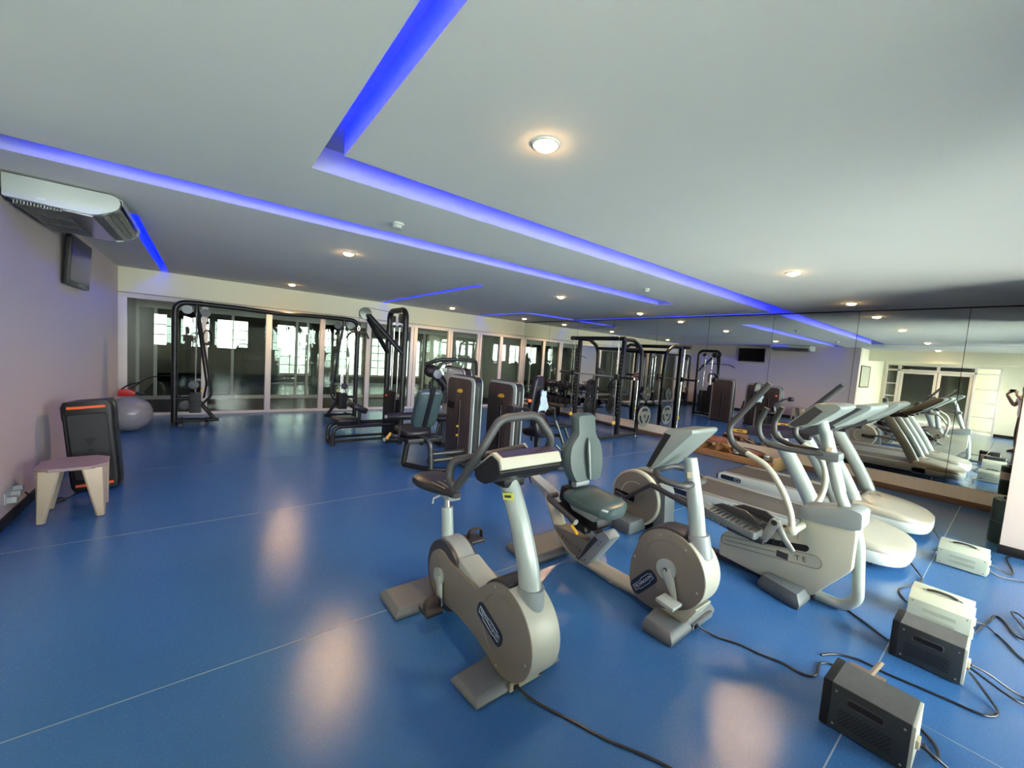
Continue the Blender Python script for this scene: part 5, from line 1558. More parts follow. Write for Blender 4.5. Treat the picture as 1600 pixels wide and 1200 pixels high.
# ================================================================== SMALLER THINGS
# ---------------------------------------------------------------- wooden reformer before the mirror
def reformer():
    t = thing('wooden_reformer', 'low wooden exercise sled lying along the mirror plinth behind the treadmills', 'exercise equipment', (7.66, 3.2, 0))
    xa, xb, y0, y1 = 7.40, 7.96, 2.36, 4.02
    for xx in (xa, xb - 0.05):
        MB().box((xx, y0, 0.012), (xx + 0.05, y1, 0.125)).obj('side_rail', WOOD, t, bev=0.006)
        for yy in (2.6, 3.3, 3.85):
            xo = xx - 0.001 if xx < 7.6 else xx + 0.051
            MB().cyl((xo - 0.002, yy, 0.06), (xo + 0.003, yy, 0.06), 0.010, seg=8).obj('bolt', STEEL, t)
    MB().box((xa + 0.02, y0 - 0.05, 0.0), (xb - 0.02, y0 + 0.02, 0.20)).obj('end_block', WOOD_L, t, bev=0.008)
    MB().box((xa, y1 - 0.02, 0.0), (xb, y1 + 0.05, 0.16)).obj('end_block', WOOD_L, t, bev=0.008)
    for yy in (2.85, 3.45, 3.85):
        MB().box((xa + 0.05, yy, 0.02), (xb - 0.05, yy + 0.08, 0.06)).obj('cross_slat', WOOD, t, bev=0.004)
    # shoulder stool with a terracotta pad
    st = MB().box((7.47, 3.30, 0.125), (7.83, 3.34, 0.26)).obj('stool_side', WOOD, t, bev=0.004)
    MB().box((7.47, 3.56, 0.125), (7.83, 3.60, 0.26)).obj('stool_side', WOOD, t, bev=0.004)
    MB().box((7.44, 3.27, 0.26), (7.86, 3.63, 0.285)).obj('stool_board', WOOD, t, bev=0.004)
    pad(t, 'stool_pad', (7.65, 3.45, 0.307), (0.43, 0.37, 0.05), (0, 0, 0), PADRED, e=0.3)
    for a, b in (((7.48, 3.05, 0.13), (7.72, 3.26, 0.27)), ((7.48, 3.22, 0.27), (7.70, 3.02, 0.13))):
        MB().tube([a, b], 0.022, 4).obj('brace_stick', WOOD, t)
    pad(t, 'carriage_pad', (7.68, 2.82, 0.17), (0.42, 0.36, 0.05), (0, 0, 0), PADRED, e=0.3)
    MB().box((7.46, 2.62, 0.10), (7.90, 3.02, 0.145)).obj('carriage', BLACK, t, bev=0.01)
    for k in range(4):
        x = 7.52 + 0.10 * k
        hel = []
        for i in range(61):
            a = i / 60
            hel.append((x + 0.016 * math.cos(a * 2 * PI * 10), 2.40 + 0.2 * a, 0.12 + 0.016 * math.sin(a * 2 * PI * 10)))
        MB().tube(hel, 0.0035, 5).obj('spring', CHROME, t)
    for (x, y) in ((7.50, 2.98), (7.52, 2.50)):
        dm = MB().lathe([(0.045, 0), (0.055, 0.008), (0.055, 0.075), (0.048, 0.085), (0.0, 0.086)], (x, y, 0.145), (0, 0, 1), 22).obj('roller_drum', ALU, t)
        MB().lathe([(0.0555, 0.03), (0.057, 0.032), (0.057, 0.05), (0.0555, 0.052)], (x, y, 0.145), (0, 0, 1), 22).obj('drum_band', CHROME, dm)
    MB().tube(spline([(7.5, 3.0, 0.16), (7.6, 3.1, 0.22), (7.7, 2.9, 0.24), (7.82, 2.7, 0.2), (7.7, 2.5, 0.16)], 6), 0.008, 8).obj('pull_rope', BLACK, t)
    return t


reformer()

# ---------------------------------------------------------------- power boxes on the floor
def dark_box(x0, x1, y0, y1, h, lb):
    t = thing('power_box', lb, 'power unit', ((x0 + x1) / 2, (y0 + y1) / 2, 0), group='power boxes in a row on the floor')
    MB().box((x0, y0 + 0.012, 0.008), (x1, y1 - 0.03, h)).obj('case', BOX_D, t, bev=0.003)
    MB().box((x0 + 0.003, y0 + 0.012, h - 0.001), (x1 - 0.003, y1 - 0.03, h + 0.0015)).obj('case_lid', BOX_T, t)
    MB().box((x0 - 0.004, y1 - 0.034, 0.004), (x1 + 0.004, y1, h + 0.004)).obj('front_bezel', BLACK, t, bev=0.006)
    MB().box((x0 + 0.004, y0, 0.012), (x1 - 0.004, y0 + 0.014, h - 0.004)).obj('rear_plate', PALE_T, t, bev=0.002)
    ym, zm = (y0 + y1) / 2, h * 0.745
    pts = rnd([(ym - 0.062, zm - 0.017), (ym + 0.062, zm - 0.017), (ym + 0.062, zm + 0.017), (ym - 0.062, zm + 0.017)], 0.016, 5)
    for s, xx in ((-1, x0), (1, x1)):
        g = MB().tube([(xx + s * 0.001, p[0], p[1]) for p in pts], 0.004, 6, closed=True).obj('grip_rim', CHAR, t)
        MB().prism(pts, 'x', xx - 0.0012, xx + 0.0012).obj('grip_recess', BLACK, t)
        m = MB()
        for r_ in range(7):
            for c_ in range(13):
                yy = ym - 0.085 + c_ * 0.0135 + (r_ % 2) * 0.0067
                zz = h * 0.22 + r_ * 0.0105 + (0.085 - c_ * 0.0135) * 0.0
                m.box((xx - 0.001, yy - 0.0042, zz - 0.0032), (xx + 0.001, yy + 0.0042, zz + 0.0032))
        m.obj('vent_holes', BLACK, t, kind='stuff')
        for yy in (y0 + 0.03, y1 - 0.05):
            for zz in (0.03, h - 0.03):
                MB().cyl((xx - 0.003, yy, zz), (xx + 0.003, yy, zz), 0.0045, seg=8).obj('screw', ALU, t)
    for xx in (x0 + 0.02, x1 - 0.02):
        for yy in (y0 + 0.04, y1 - 0.04):
            MB().cyl((xx, yy, 0), (xx, yy, 0.01), 0.010, seg=8).obj('rubber_foot', RUBBER, t)
    MB().box((x0 + 0.05, y0 - 0.012, h * 0.45), (x0 + 0.10, y0 + 0.002, h * 0.62)).obj('outlet', CARD, t, bev=0.003)
    MB().box((x0 + 0.12, y0 - 0.010, h * 0.25), (x0 + 0.15, y0 + 0.002, h * 0.40)).obj('breaker', PADRED, t, bev=0.002)
    return t


def white_box(x0, x1, y0, y1, h, lb):
    t = thing('power_box', lb, 'power unit', ((x0 + x1) / 2, (y0 + y1) / 2, 0), group='power boxes in a row on the floor')
    ch = 0.075
    MB().prism([(x0, 0.006), (x1, 0.006), (x1, h - 0.03), (x1 - 0.03, h), (x0 + ch, h), (x0, h - 0.045)], 'y', y0, y1).obj('case', BOX_W, t, bev=0.004)
    MB().box((x0 + 0.01, y0 - 0.006, 0.015), (x1 - 0.01, y0 + 0.002, h - 0.05)).obj('rear_plate', PALE_T, t)
    ym = (y0 + y1) / 2
    for s, xx in ((-1, x0), (1, x1)):
        for zr in (h * 0.28, h * 0.52):
            for k in range(22):
                pass
            m = MB()
            for k in range(24):
                yy = ym - 0.075 + k * 0.0063
                m.box((xx - 0.001, yy - 0.0019, zr - 0.012), (xx + 0.001, yy + 0.0019, zr + 0.012))
            m.obj('vent_slots', VENT, t, kind='stuff')
        for yy in (y0 + 0.02, y1 - 0.02):
            for zz in (0.025, h - 0.06):
                MB().cyl((xx - 0.002, yy, zz), (xx + 0.002, yy, zz), 0.004, seg=8).obj('screw', STEELG, t)
    hx = (x0 + x1) / 2 - 0.02
    for yy in (ym - 0.075, ym + 0.075):
        MB().box((hx - 0.012, yy - 0.018, h), (hx + 0.012, yy + 0.018, h + 0.006)).obj('handle_plate', ALU, t, bev=0.002)
    MB().tube(spline([(hx, ym - 0.07, h + 0.006), (hx, ym - 0.03, h + 0.016), (hx, ym + 0.03, h + 0.016), (hx, ym + 0.07, h + 0.006)], 5), 0.008, 8, sq=((1, 0, 0), 1.5)).obj('carry_handle', RUBBER, t)
    MB().box((x0 + 0.06, y0 - 0.014, h * 0.50), (x0 + 0.11, y0 - 0.004, h * 0.68)).obj('outlet', CARD, t, bev=0.003)
    MB().box((x0 + 0.02, y0 - 0.012, 0.03), (x0 + 0.05, y0 - 0.004, h * 0.42)).obj('rating_label', PAPER, t)
    return t


dark_box(2.29, 2.51, 0.12, 0.425, 0.215, 'dark grey power box with grip slot, nearest the camera in its row')
dark_box(3.22, 3.41, 0.03, 0.325, 0.21, 'dark grey power box with dusty top, second from the camera in its row')
white_box(3.80, 4.05, 0.04, 0.325, 0.205, 'ivory power box right behind the second dark power box')
white_box(5.27, 5.53, 0.02, 0.315, 0.19, 'ivory power box standing alone near the pier and the mirror')
cd_ = MB().obox((2.565, 0.30, 0.20), (0.10, 0.012, 0.12), (0.5, 0.6, 0.3)).obj('torn_card', CARD, bev=0.001)
tag(cd_, 'torn tan card sticking up behind the nearest dark power box', 'card')
bx = thing('brown_carton', 'small brown carton behind the nearest dark power box', 'box', (2.60, 0.32, 0))
MB().box((2.535, 0.26, 0), (2.66, 0.40, 0.15)).obj('carton_body', wood_mat('carton_brown', (0.16, 0.10, 0.07), (0.2, 0.13, 0.09), 5, 0.8), bx, bev=0.003)
MB().box((2.575, 0.258, 0.0), (2.62, 0.402, 0.152)).obj('tape', CARD, bx)


# ---------------------------------------------------------------- cables
def cable(lb, pts, r=0.006, mat=CABLE):
    c = MB().tube(spline(pts, 8), r, 8).obj('cable', mat, smooth=60)
    return tag(c, lb, 'cable', 'power cables on the floor')


Z = 0.0065
cable('black cable from the nearest bike running out at the bottom edge of the photo',
      [(1.20, 1.345, 0.03), (1.21, 1.30, 0.02), (1.24, 1.22, Z), (1.31, 1.06, Z), (1.37, 0.92, Z), (1.44, 0.80, Z), (1.485, 0.71, Z), (1.52, 0.62, Z), (1.54, 0.50, Z), (1.53, 0.35, Z)])
cable('black cable from the recumbent bike curling round the nearest dark power box',
      [(2.39, 1.055, 0.045), (2.42, 1.02, 0.02), (2.45, 0.96, Z), (2.50, 0.86, Z), (2.52, 0.76, Z), (2.555, 0.66, Z), (2.56, 0.56, Z), (2.62, 0.52, Z), (2.75, 0.53, Z), (2.80, 0.46, Z), (2.76, 0.36, Z), (2.70, 0.20, Z), (2.60, 0.08, Z), (2.45, 0.06, 0.03), (2.38, 0.10, 0.11)])
cable('grey black cable looping past the front of the second dark power box',
      [(2.83, 0.55, Z), (2.92, 0.50, Z), (2.98, 0.40, Z), (2.98, 0.30, Z), (3.0, 0.18, Z), (3.02, 0.06, Z), (3.04, -0.05, Z), (3.12, -0.09, Z), (3.20, -0.06, 0.02), (3.30, 0.015, 0.06)])
cable('black cable running from the cross trainer to the second dark power box',
      [(3.48, 0.755, 0.05), (3.52, 0.70, 0.02), (3.56, 0.62, Z), (3.50, 0.52, Z), (3.44, 0.44, Z), (3.38, 0.36, Z), (3.33, 0.335, 0.03)])
cable('short black cable from the cream treadmill nose to the ivory power box',
      [(4.80, 0.435, 0.08), (4.76, 0.38, 0.03), (4.68, 0.34, Z), (4.50, 0.36, Z), (4.30, 0.42, Z), (4.18, 0.40, Z), (4.10, 0.36, Z), (4.02, 0.335, 0.03)])
cable('black cable under the farther treadmill nose leading to the lone ivory power box',
      [(6.20, 0.44, 0.08), (6.05, 0.37, 0.03), (5.85, 0.33, Z), (5.66, 0.36, Z), (5.56, 0.30, 0.03), (5.535, 0.25, 0.06)])
cable('black plug lead hanging behind the nearest dark power box', [(2.36, 0.105, 0.11), (2.37, 0.06, 0.09), (2.41, 0.0, 0.04), (2.44, -0.05, Z), (2.40, -0.10, Z), (2.34, -0.09, Z), (2.30, -0.03, 0.02)])
cable('black plug lead hanging behind the second dark power box', [(3.29, 0.015, 0.11), (3.32, -0.04, 0.09), (3.38, -0.12, 0.03), (3.40, -0.18, Z), (3.34, -0.19, Z), (3.30, -0.12, 0.03), (3.34, 0.02, 0.07)])
cable('grey cable from the ivory power box trailing to the right edge', [(3.89, 0.030, 0.12), (3.95, 0.0, 0.10), (4.05, -0.02, 0.06), (4.12, -0.06, Z), (4.02, -0.11, Z), (3.90, -0.16, Z), (3.80, -0.26, Z), (3.9, -0.5, Z)])
cable('coiled dark cable heap on the floor at the right edge', [(3.86, 0.03, 0.06), (3.98, 0.02, 0.02), (4.14, 0.0, Z), (4.30, -0.03, Z), (4.44, -0.05, Z), (4.40, -0.09, Z), (4.28, -0.12, Z), (4.18, -0.16, 0.012), (4.26, -0.22, 0.018),
       (4.46, -0.20, 0.02), (4.60, -0.15, 0.02), (4.58, -0.12, 0.02), (4.40, -0.16, 0.024), (4.22, -0.22, 0.02), (4.16, -0.30, 0.018), (4.34, -0.36, 0.018), (4.5, -0.30, 0.012), (4.6, -0.5, Z)])
cable('thin cable from the lone ivory power box to the pier', [(5.36, 0.01, 0.10), (5.40, -0.04, 0.07), (5.50, -0.10, 0.02), (5.66, -0.12, Z), (5.85, -0.10, Z), (6.05, -0.08, Z), (6.16, -0.10, Z)])
cable('second dark lead from the lone ivory power box towards the right edge', [(5.33, 0.008, 0.05), (5.36, -0.05, 0.02), (5.46, -0.16, Z), (5.55, -0.30, Z), (5.62, -0.48, Z), (5.70, -0.7, Z)])

# dark green drums by the pier
x, y, r, h = 6.63, -0.035, 0.10, 0.47
t = thing('drum', 'dark green drum standing behind the pier before the mirror plinth', 'drum', (x, y, 0))
MB().lathe([(r - 0.01, 0.0), (r, 0.008), (r, h * 0.49), (r - 0.005, h * 0.50), (r - 0.005, h * 0.52), (r, h * 0.53), (r, h - 0.012), (r - 0.012, h), (0.0, h)], (x, y, 0), (0, 0, 1), 28).obj('drum_body', BIN, t)
MB().lathe([(0.03, h), (0.032, h + 0.02), (0.0, h + 0.022)], (x + 0.02, y, 0), (0, 0, 1), 16).obj('cap', BLACK, t)
lab = []
for zz in (h * 0.56, h * 0.80):
    lab.append([(x + (r + 0.001) * math.cos(q), y + (r + 0.001) * math.sin(q), zz) for q in [math.radians(-20 + 9 * i) for i in range(12)]])
m = MB()
m.v = [V(p) for l in lab for p in l]
m.f = [(i, i + 1, 13 + i, 12 + i) for i in range(11)]
m.obj('drum_label', PAPER, t)

# ---------------------------------------------------------------- left side: speaker, stool, ball
def party_speaker():
    yaw = math.radians(-4)
    t = thing('party_speaker', 'tall black loudspeaker with orange grip bars leaning near the left wall', 'loudspeaker', (-0.795, 5.56, 0), yaw)
    lean = Matrix.Rotation(math.radians(-5.0), 3, 'Y') @ Matrix.Rotation(math.radians(-2.5), 3, 'X')
    W, D, H = 0.365, 0.34, 0.85
    base = world_of(t)
    def w(p):
        q = lean @ V(p)
        return base @ V((q.x, q.y, q.z + 0.022))
    def lp(pts, mbuilder=None):
        return [w(p) for p in pts]
    sec = lambda z, g: [w((p[0] * g, p[1], z)) for p in rnd([(-W / 2, -D / 2), (W / 2, -D / 2), (W / 2 * 0.8, D / 2), (-W / 2 * 0.8, D / 2)], 0.05, 4)]
    MB().loft([sec(0.0, 0.90), sec(0.03, 0.97), sec(0.12, 0.99), sec(0.66, 1.0), sec(0.70, 1.03), sec(0.80, 1.03), sec(H - 0.03, 0.99), sec(H, 0.90)]).obj('cabinet', BLACK, t, smooth=45)
    gr = rnd([(-W * 0.36, 0.10), (W * 0.36, 0.10), (W * 0.38, 0.735), (-W * 0.38, 0.735)], 0.03, 4)
    n = len(gr)
    ins = [(p[0] * 0.96, 0.42 + (p[1] - 0.42) * 0.98) for p in gr]
    MB().add([w((p[0], -D / 2 - 0.001, p[1])) for p in gr] + [w((p[0], -D / 2 - 0.012, p[1])) for p in ins], [tuple(range(n, 2 * n))] + [(i, (i + 1) % n, n + (i + 1) % n, n + i) for i in range(n)]).obj('grille', RUBBER, t)
    for z, ww in ((0.795, 0.13), (0.045, 0.13)):
        MB().tube([w((-ww, -D / 2 - 0.004, z)), w((ww, -D / 2 - 0.004, z))], 0.014, 10).obj('grip_bar', ORANGE, t)
    for s in (-1, 1):
        MB().add([w(p) for p in ((s * 0.146, -D / 2 - 0.003, 0.10), (s * 0.150, -D / 2 - 0.003, 0.10), (s * 0.156, -D / 2 - 0.003, 0.74), (s * 0.152, -D / 2 - 0.003, 0.74))], [(0, 1, 2, 3)]).obj('light_rim', CHAR, t)
    # embossed emblem: notched triangle over a small disc
    a = D / 2 + 0.0135
    em = MB().add([w((-0.045, -a, 0.50)), w((0.045, -a, 0.50)), w((0.032, -a, 0.475)), w((0.0, -a, 0.42)), w((-0.032, -a, 0.475))], [(0, 1, 2, 3, 4)])
    em.obj('emblem', BLACK, t)
    MB().add([w((0.026 * math.cos(q), -a, 0.385 + 0.018 * math.sin(q))) for q in [2 * PI * i / 14 for i in range(14)]], [tuple(range(14))]).obj('emblem_disc', BLACK, t)
    for s in (-1, 1):
        MB().cyl(w((s * 0.09, 0.10, 0.02)), w((s * 0.14, 0.10, 0.02)), 0.032, seg=16).obj('wheel', RUBBER, t)
        MB().tube([w((s * 0.15, -0.10, -0.002)), w((s * 0.15, 0.02, -0.002))], 0.01, 8).obj('rubber_foot', RUBBER, t)
    return t


party_speaker()
cable('dark cable coiled on the floor behind the beige stool', [(-1.15, 4.95, 0.19), (-1.12, 5.0, 0.12), (-1.08, 5.05, 0.03), (-1.05, 5.12, Z), (-0.98, 5.22, Z), (-1.02, 5.30, Z), (-1.08, 5.25, Z), (-1.04, 5.18, 0.012), (-0.97, 5.24, 0.015), (-0.95, 5.32, Z), (-0.92, 5.40, Z)])

# stool: chamfered square top on four folded legs
st = thing('stool', 'small beige stool with mauve top standing before the black loudspeaker', 'stool', (-0.85, 4.83, 0), math.radians(4))
bw = world_of(st)
def sw(p):
    return bw @ V(p)
hs, ch = 0.205, 0.085
octo = [(-hs + ch, -hs), (hs - ch, -hs), (hs, -hs + ch), (hs, hs - ch), (hs - ch, hs), (-hs + ch, hs), (-hs, hs - ch), (-hs, -hs + ch)]
MB().loft([[sw((p[0] * 0.985, p[1] * 0.985, 0.418)) for p in octo], [sw((p[0], p[1], 0.424)) for p in octo], [sw((p[0], p[1], 0.436)) for p in octo], [sw((p[0] * 0.98, p[1] * 0.98, 0.442)) for p in octo]]).obj('seat', STOOLT, st)
for sx_, sy_ in ((-1, -1), (1, -1), (1, 1), (-1, 1)):
    T_ = 0.422
    a = V((sx_ * (hs - ch), sy_ * hs, T_)); b = V((sx_ * hs, sy_ * (hs - ch), T_))
    c0 = V((sx_ * (hs - 0.01), sy_ * (hs - 0.01), 0))
    foot_a, foot_b = V((sx_ * (hs - 0.052), sy_ * (hs - 0.012), 0.004)), V((sx_ * (hs - 0.012), sy_ * (hs - 0.052), 0.004))
    ridge_t, ridge_b = V((sx_ * (hs - 0.028), sy_ * (hs - 0.028), T_)), V((sx_ * (hs - 0.018), sy_ * (hs - 0.018), 0.004))
    aw, bw_ = V((sx_ * (hs - 0.135), sy_ * hs, T_)), V((sx_ * hs, sy_ * (hs - 0.135), T_))
    inn = V((-sx_ * 0.014, -sy_ * 0.014, 0))
    out = [aw, ridge_t, bw_, foot_b, ridge_b, foot_a]
    ins = [p + inn for p in out]
    vs = [sw(p) for p in out + ins]
    MB().add(vs, [(0, 1, 4, 5), (1, 2, 3, 4), (7, 6, 11, 10), (8, 7, 10, 9), (0, 5, 11, 6), (2, 8, 9, 3), (5, 4, 10, 11), (4, 3, 9, 10), (0, 6, 7, 1), (1, 7, 8, 2)]).obj('leg', STOOL, st, bev=0.004)

bl = thing('exercise_ball', 'shiny grey exercise ball in the corner by the glazed wall', 'ball', (-0.90, 8.50, 0))
MB().ball((-0.90, 8.50, 0.272), (0.275, 0.275, 0.272), 40, 28).obj('ball_skin', BALL, bl)
MB().lathe([(0.012, 0), (0.010, 0.004), (0.0, 0.005)], (-0.90 + 0.19, 8.50 - 0.19, 0.272), (1, -1, 0), 12).obj('valve', GREY, bl)
for k in range(7):
    zz = 0.272 + 0.27 * math.sin(math.radians(-36 + 12 * k))
    rr = 0.2755 * math.cos(math.radians(-36 + 12 * k))
    MB().tube([(-0.90 + rr * math.cos(q), 8.50 + rr * math.sin(q), zz) for q in [2 * PI * i / 40 for i in range(40)]], 0.0022, 4, closed=True).obj('grip_ring', BALL, bl)

# red sprayer with a bent wand behind the ball
rd = thing('red_trimmer', 'red handled tool with a bent black wand leaning behind the grey ball', 'tool', (-1.0, 9.3, 0))
MB().tube([(-1.06, 9.35, 0.0), (-1.03, 9.33, 0.46)], 0.022, 10).obj('stand_tube', BLACK, rd)
MB().prism(rnd([(-1.14, 0.44), (-0.93, 0.45), (-0.90, 0.50), (-0.98, 0.56), (-1.12, 0.56)], 0.03), 'y', 9.28, 9.40).obj('motor_body', RED, rd, bev=0.015)
MB().prism(rnd([(-0.93, 0.46), (-0.80, 0.46), (-0.80, 0.51), (-0.93, 0.51)], 0.01), 'y', 9.31, 9.37).obj('nozzle', BLACK, rd, bev=0.005)
MB().tube(fil([(-1.10, 9.34, 0.55), (-1.0, 9.34, 0.64), (-0.86, 9.34, 0.68)], 0.03), 0.012, 8).obj('grip_loop', BLACK, rd)
MB().tube(spline([(-0.98, 9.34, 0.56), (-0.78, 9.36, 0.74), (-0.62, 9.38, 0.79), (-0.48, 9.40, 0.80), (-0.38, 9.40, 0.72), (-0.33, 9.40, 0.55), (-0.33, 9.40, 0.35)], 6), 0.009, 8).obj('bent_wand', BLACK, rd)

# wall socket with adapters near the left edge
ws = thing('wall_socket', 'wall socket low on the left wall with white plug adapters', 'socket', (-1.2, 4.80, 0.21))
MB().box((-1.2, 4.70, 0.17), (-1.192, 4.90, 0.26)).obj('face_plate', WHITEPL, ws, bev=0.003)
for y, z in ((4.74, 0.20), (4.83, 0.22), (4.88, 0.25)):
    MB().box((-1.195, y - 0.022, z - 0.022), (-1.14, y + 0.022, z + 0.024)).obj('plug_adapter', WHITEPL, ws, bev=0.006)

# ---------------------------------------------------------------- television on its bracket
tv = thing('television', 'black flat television hung on the left wall beyond the air conditioner', 'television', (-1.2, 6.68, 2.29))
rz = math.radians(6)
Rm = Matrix.Rotation(math.radians(3), 3, 'Y')
def tvp(x, y, z):
    q = Rm @ V((x, y, z))
    return V((-1.132, 6.74, 2.29)) + q
def tvbox(x0, y0, z0, x1, y1, z1, nm, mt, bev=0.004, par=tv):
    vs = [tvp(*p) for p in ((x0, y0, z0), (x1, y0, z0), (x1, y1, z0), (x0, y1, z0), (x0, y0, z1), (x1, y0, z1), (x1, y1, z1), (x0, y1, z1))]
    return MB().add(vs, [(0, 3, 2, 1), (4, 5, 6, 7), (0, 1, 5, 4), (1, 2, 6, 5), (2, 3, 7, 6), (3, 0, 4, 7)]).obj(nm, mt, par, bev=bev)
tvbox(-0.03, -0.48, -0.265, 0.016, 0.48, 0.265, 'case', BLACK, 0.008)
tvbox(-0.05, -0.30, -0.20, -0.03, 0.30, 0.16, 'rear_bulge', BLACK, 0.008)
tvbox(0.014, -0.45, -0.215, 0.0175, 0.45, 0.240, 'screen', SCREEN, 0)
tvbox(0.015, -0.10, -0.250, 0.019, 0.10, -0.235, 'speaker_strip', CHAR, 0)
MB().box((-1.199, 6.52, 2.15), (-1.186, 6.82, 2.43)).obj('wall_plate', STEEL, tv)


# ---------------------------------------------------------------- ceiling type air conditioner
ac = thing('air_conditioner', 'long white ceiling air conditioner with glossy louvres at the left wall', 'air conditioner', (-0.88, 5.3, 2.55))
ya, yb = 4.66, 5.92
prof = rnd([(-1.17, 2.665), (-0.60, 2.665), (-0.545, 2.63), (-0.56, 2.555), (-0.70, 2.475), (-1.17, 2.50)], [0.005, 0.02, 0.04, 0.05, 0.06, 0.01], 6)
inn = rnd([(-1.165, 2.655), (-0.62, 2.655), (-0.565, 2.625), (-0.575, 2.56), (-0.70, 2.485), (-1.165, 2.505)], [0.005, 0.02, 0.04, 0.05, 0.06, 0.01], 6)
MB().prism(inn, 'y', ya + 0.04, yb - 0.04).obj('body', ALU, ac)
for a, b in ((ya, ya + 0.055), (yb - 0.055, yb)):
    MB().prism(prof, 'y', a, b).obj('end_cap', WHITEPL, ac, bev=0.012)
MB().prism([(-0.60, 2.667), (-0.548, 2.64), (-0.545, 2.60), (-0.54, 2.60), (-0.543, 2.645), (-0.598, 2.672)], 'y', ya + 0.05, yb - 0.05).obj('front_panel', WHITEPL, ac)
for k in range(3):
    x = -0.575 - 0.035 * k
    z = 2.555 - 0.024 * k
    MB().obox((x, (ya + yb) / 2, z - 0.004), (0.036, yb - ya - 0.14, 0.004), (0, math.radians(-38), 0)).obj('louvre', CHROME, ac)
MB().obox((-0.80, (ya + yb) / 2, 2.479), (0.17, yb - ya - 0.12, 0.006), (0, math.radians(3), 0)).obj('belly_panel', CHROME, ac)
for k in range(15):
    x = -1.14 + 0.017 * k
    MB().box((x, ya + 0.10, 2.480), (x + 0.007, yb - 0.10, 2.502)).obj('intake_slat', ALU, ac)
for k in range(4):
    y = ya + 0.12 + (yb - ya - 0.24) * k / 3
    MB().box((-1.15, y - 0.008, 2.477), (-0.89, y + 0.008, 2.484)).obj('grille_rib', STEELG, ac)
for y in (ya + 0.2, yb - 0.2):
    MB().box((-0.95, y - 0.03, 2.66), (-0.80, y + 0.03, 2.679)).obj('hanger', STEEL, ac)
MB().box((-1.0, ya - 0.004, 2.515), (-0.95, ya + 0.002, 2.53)).obj('status_label', PAPER, ac)

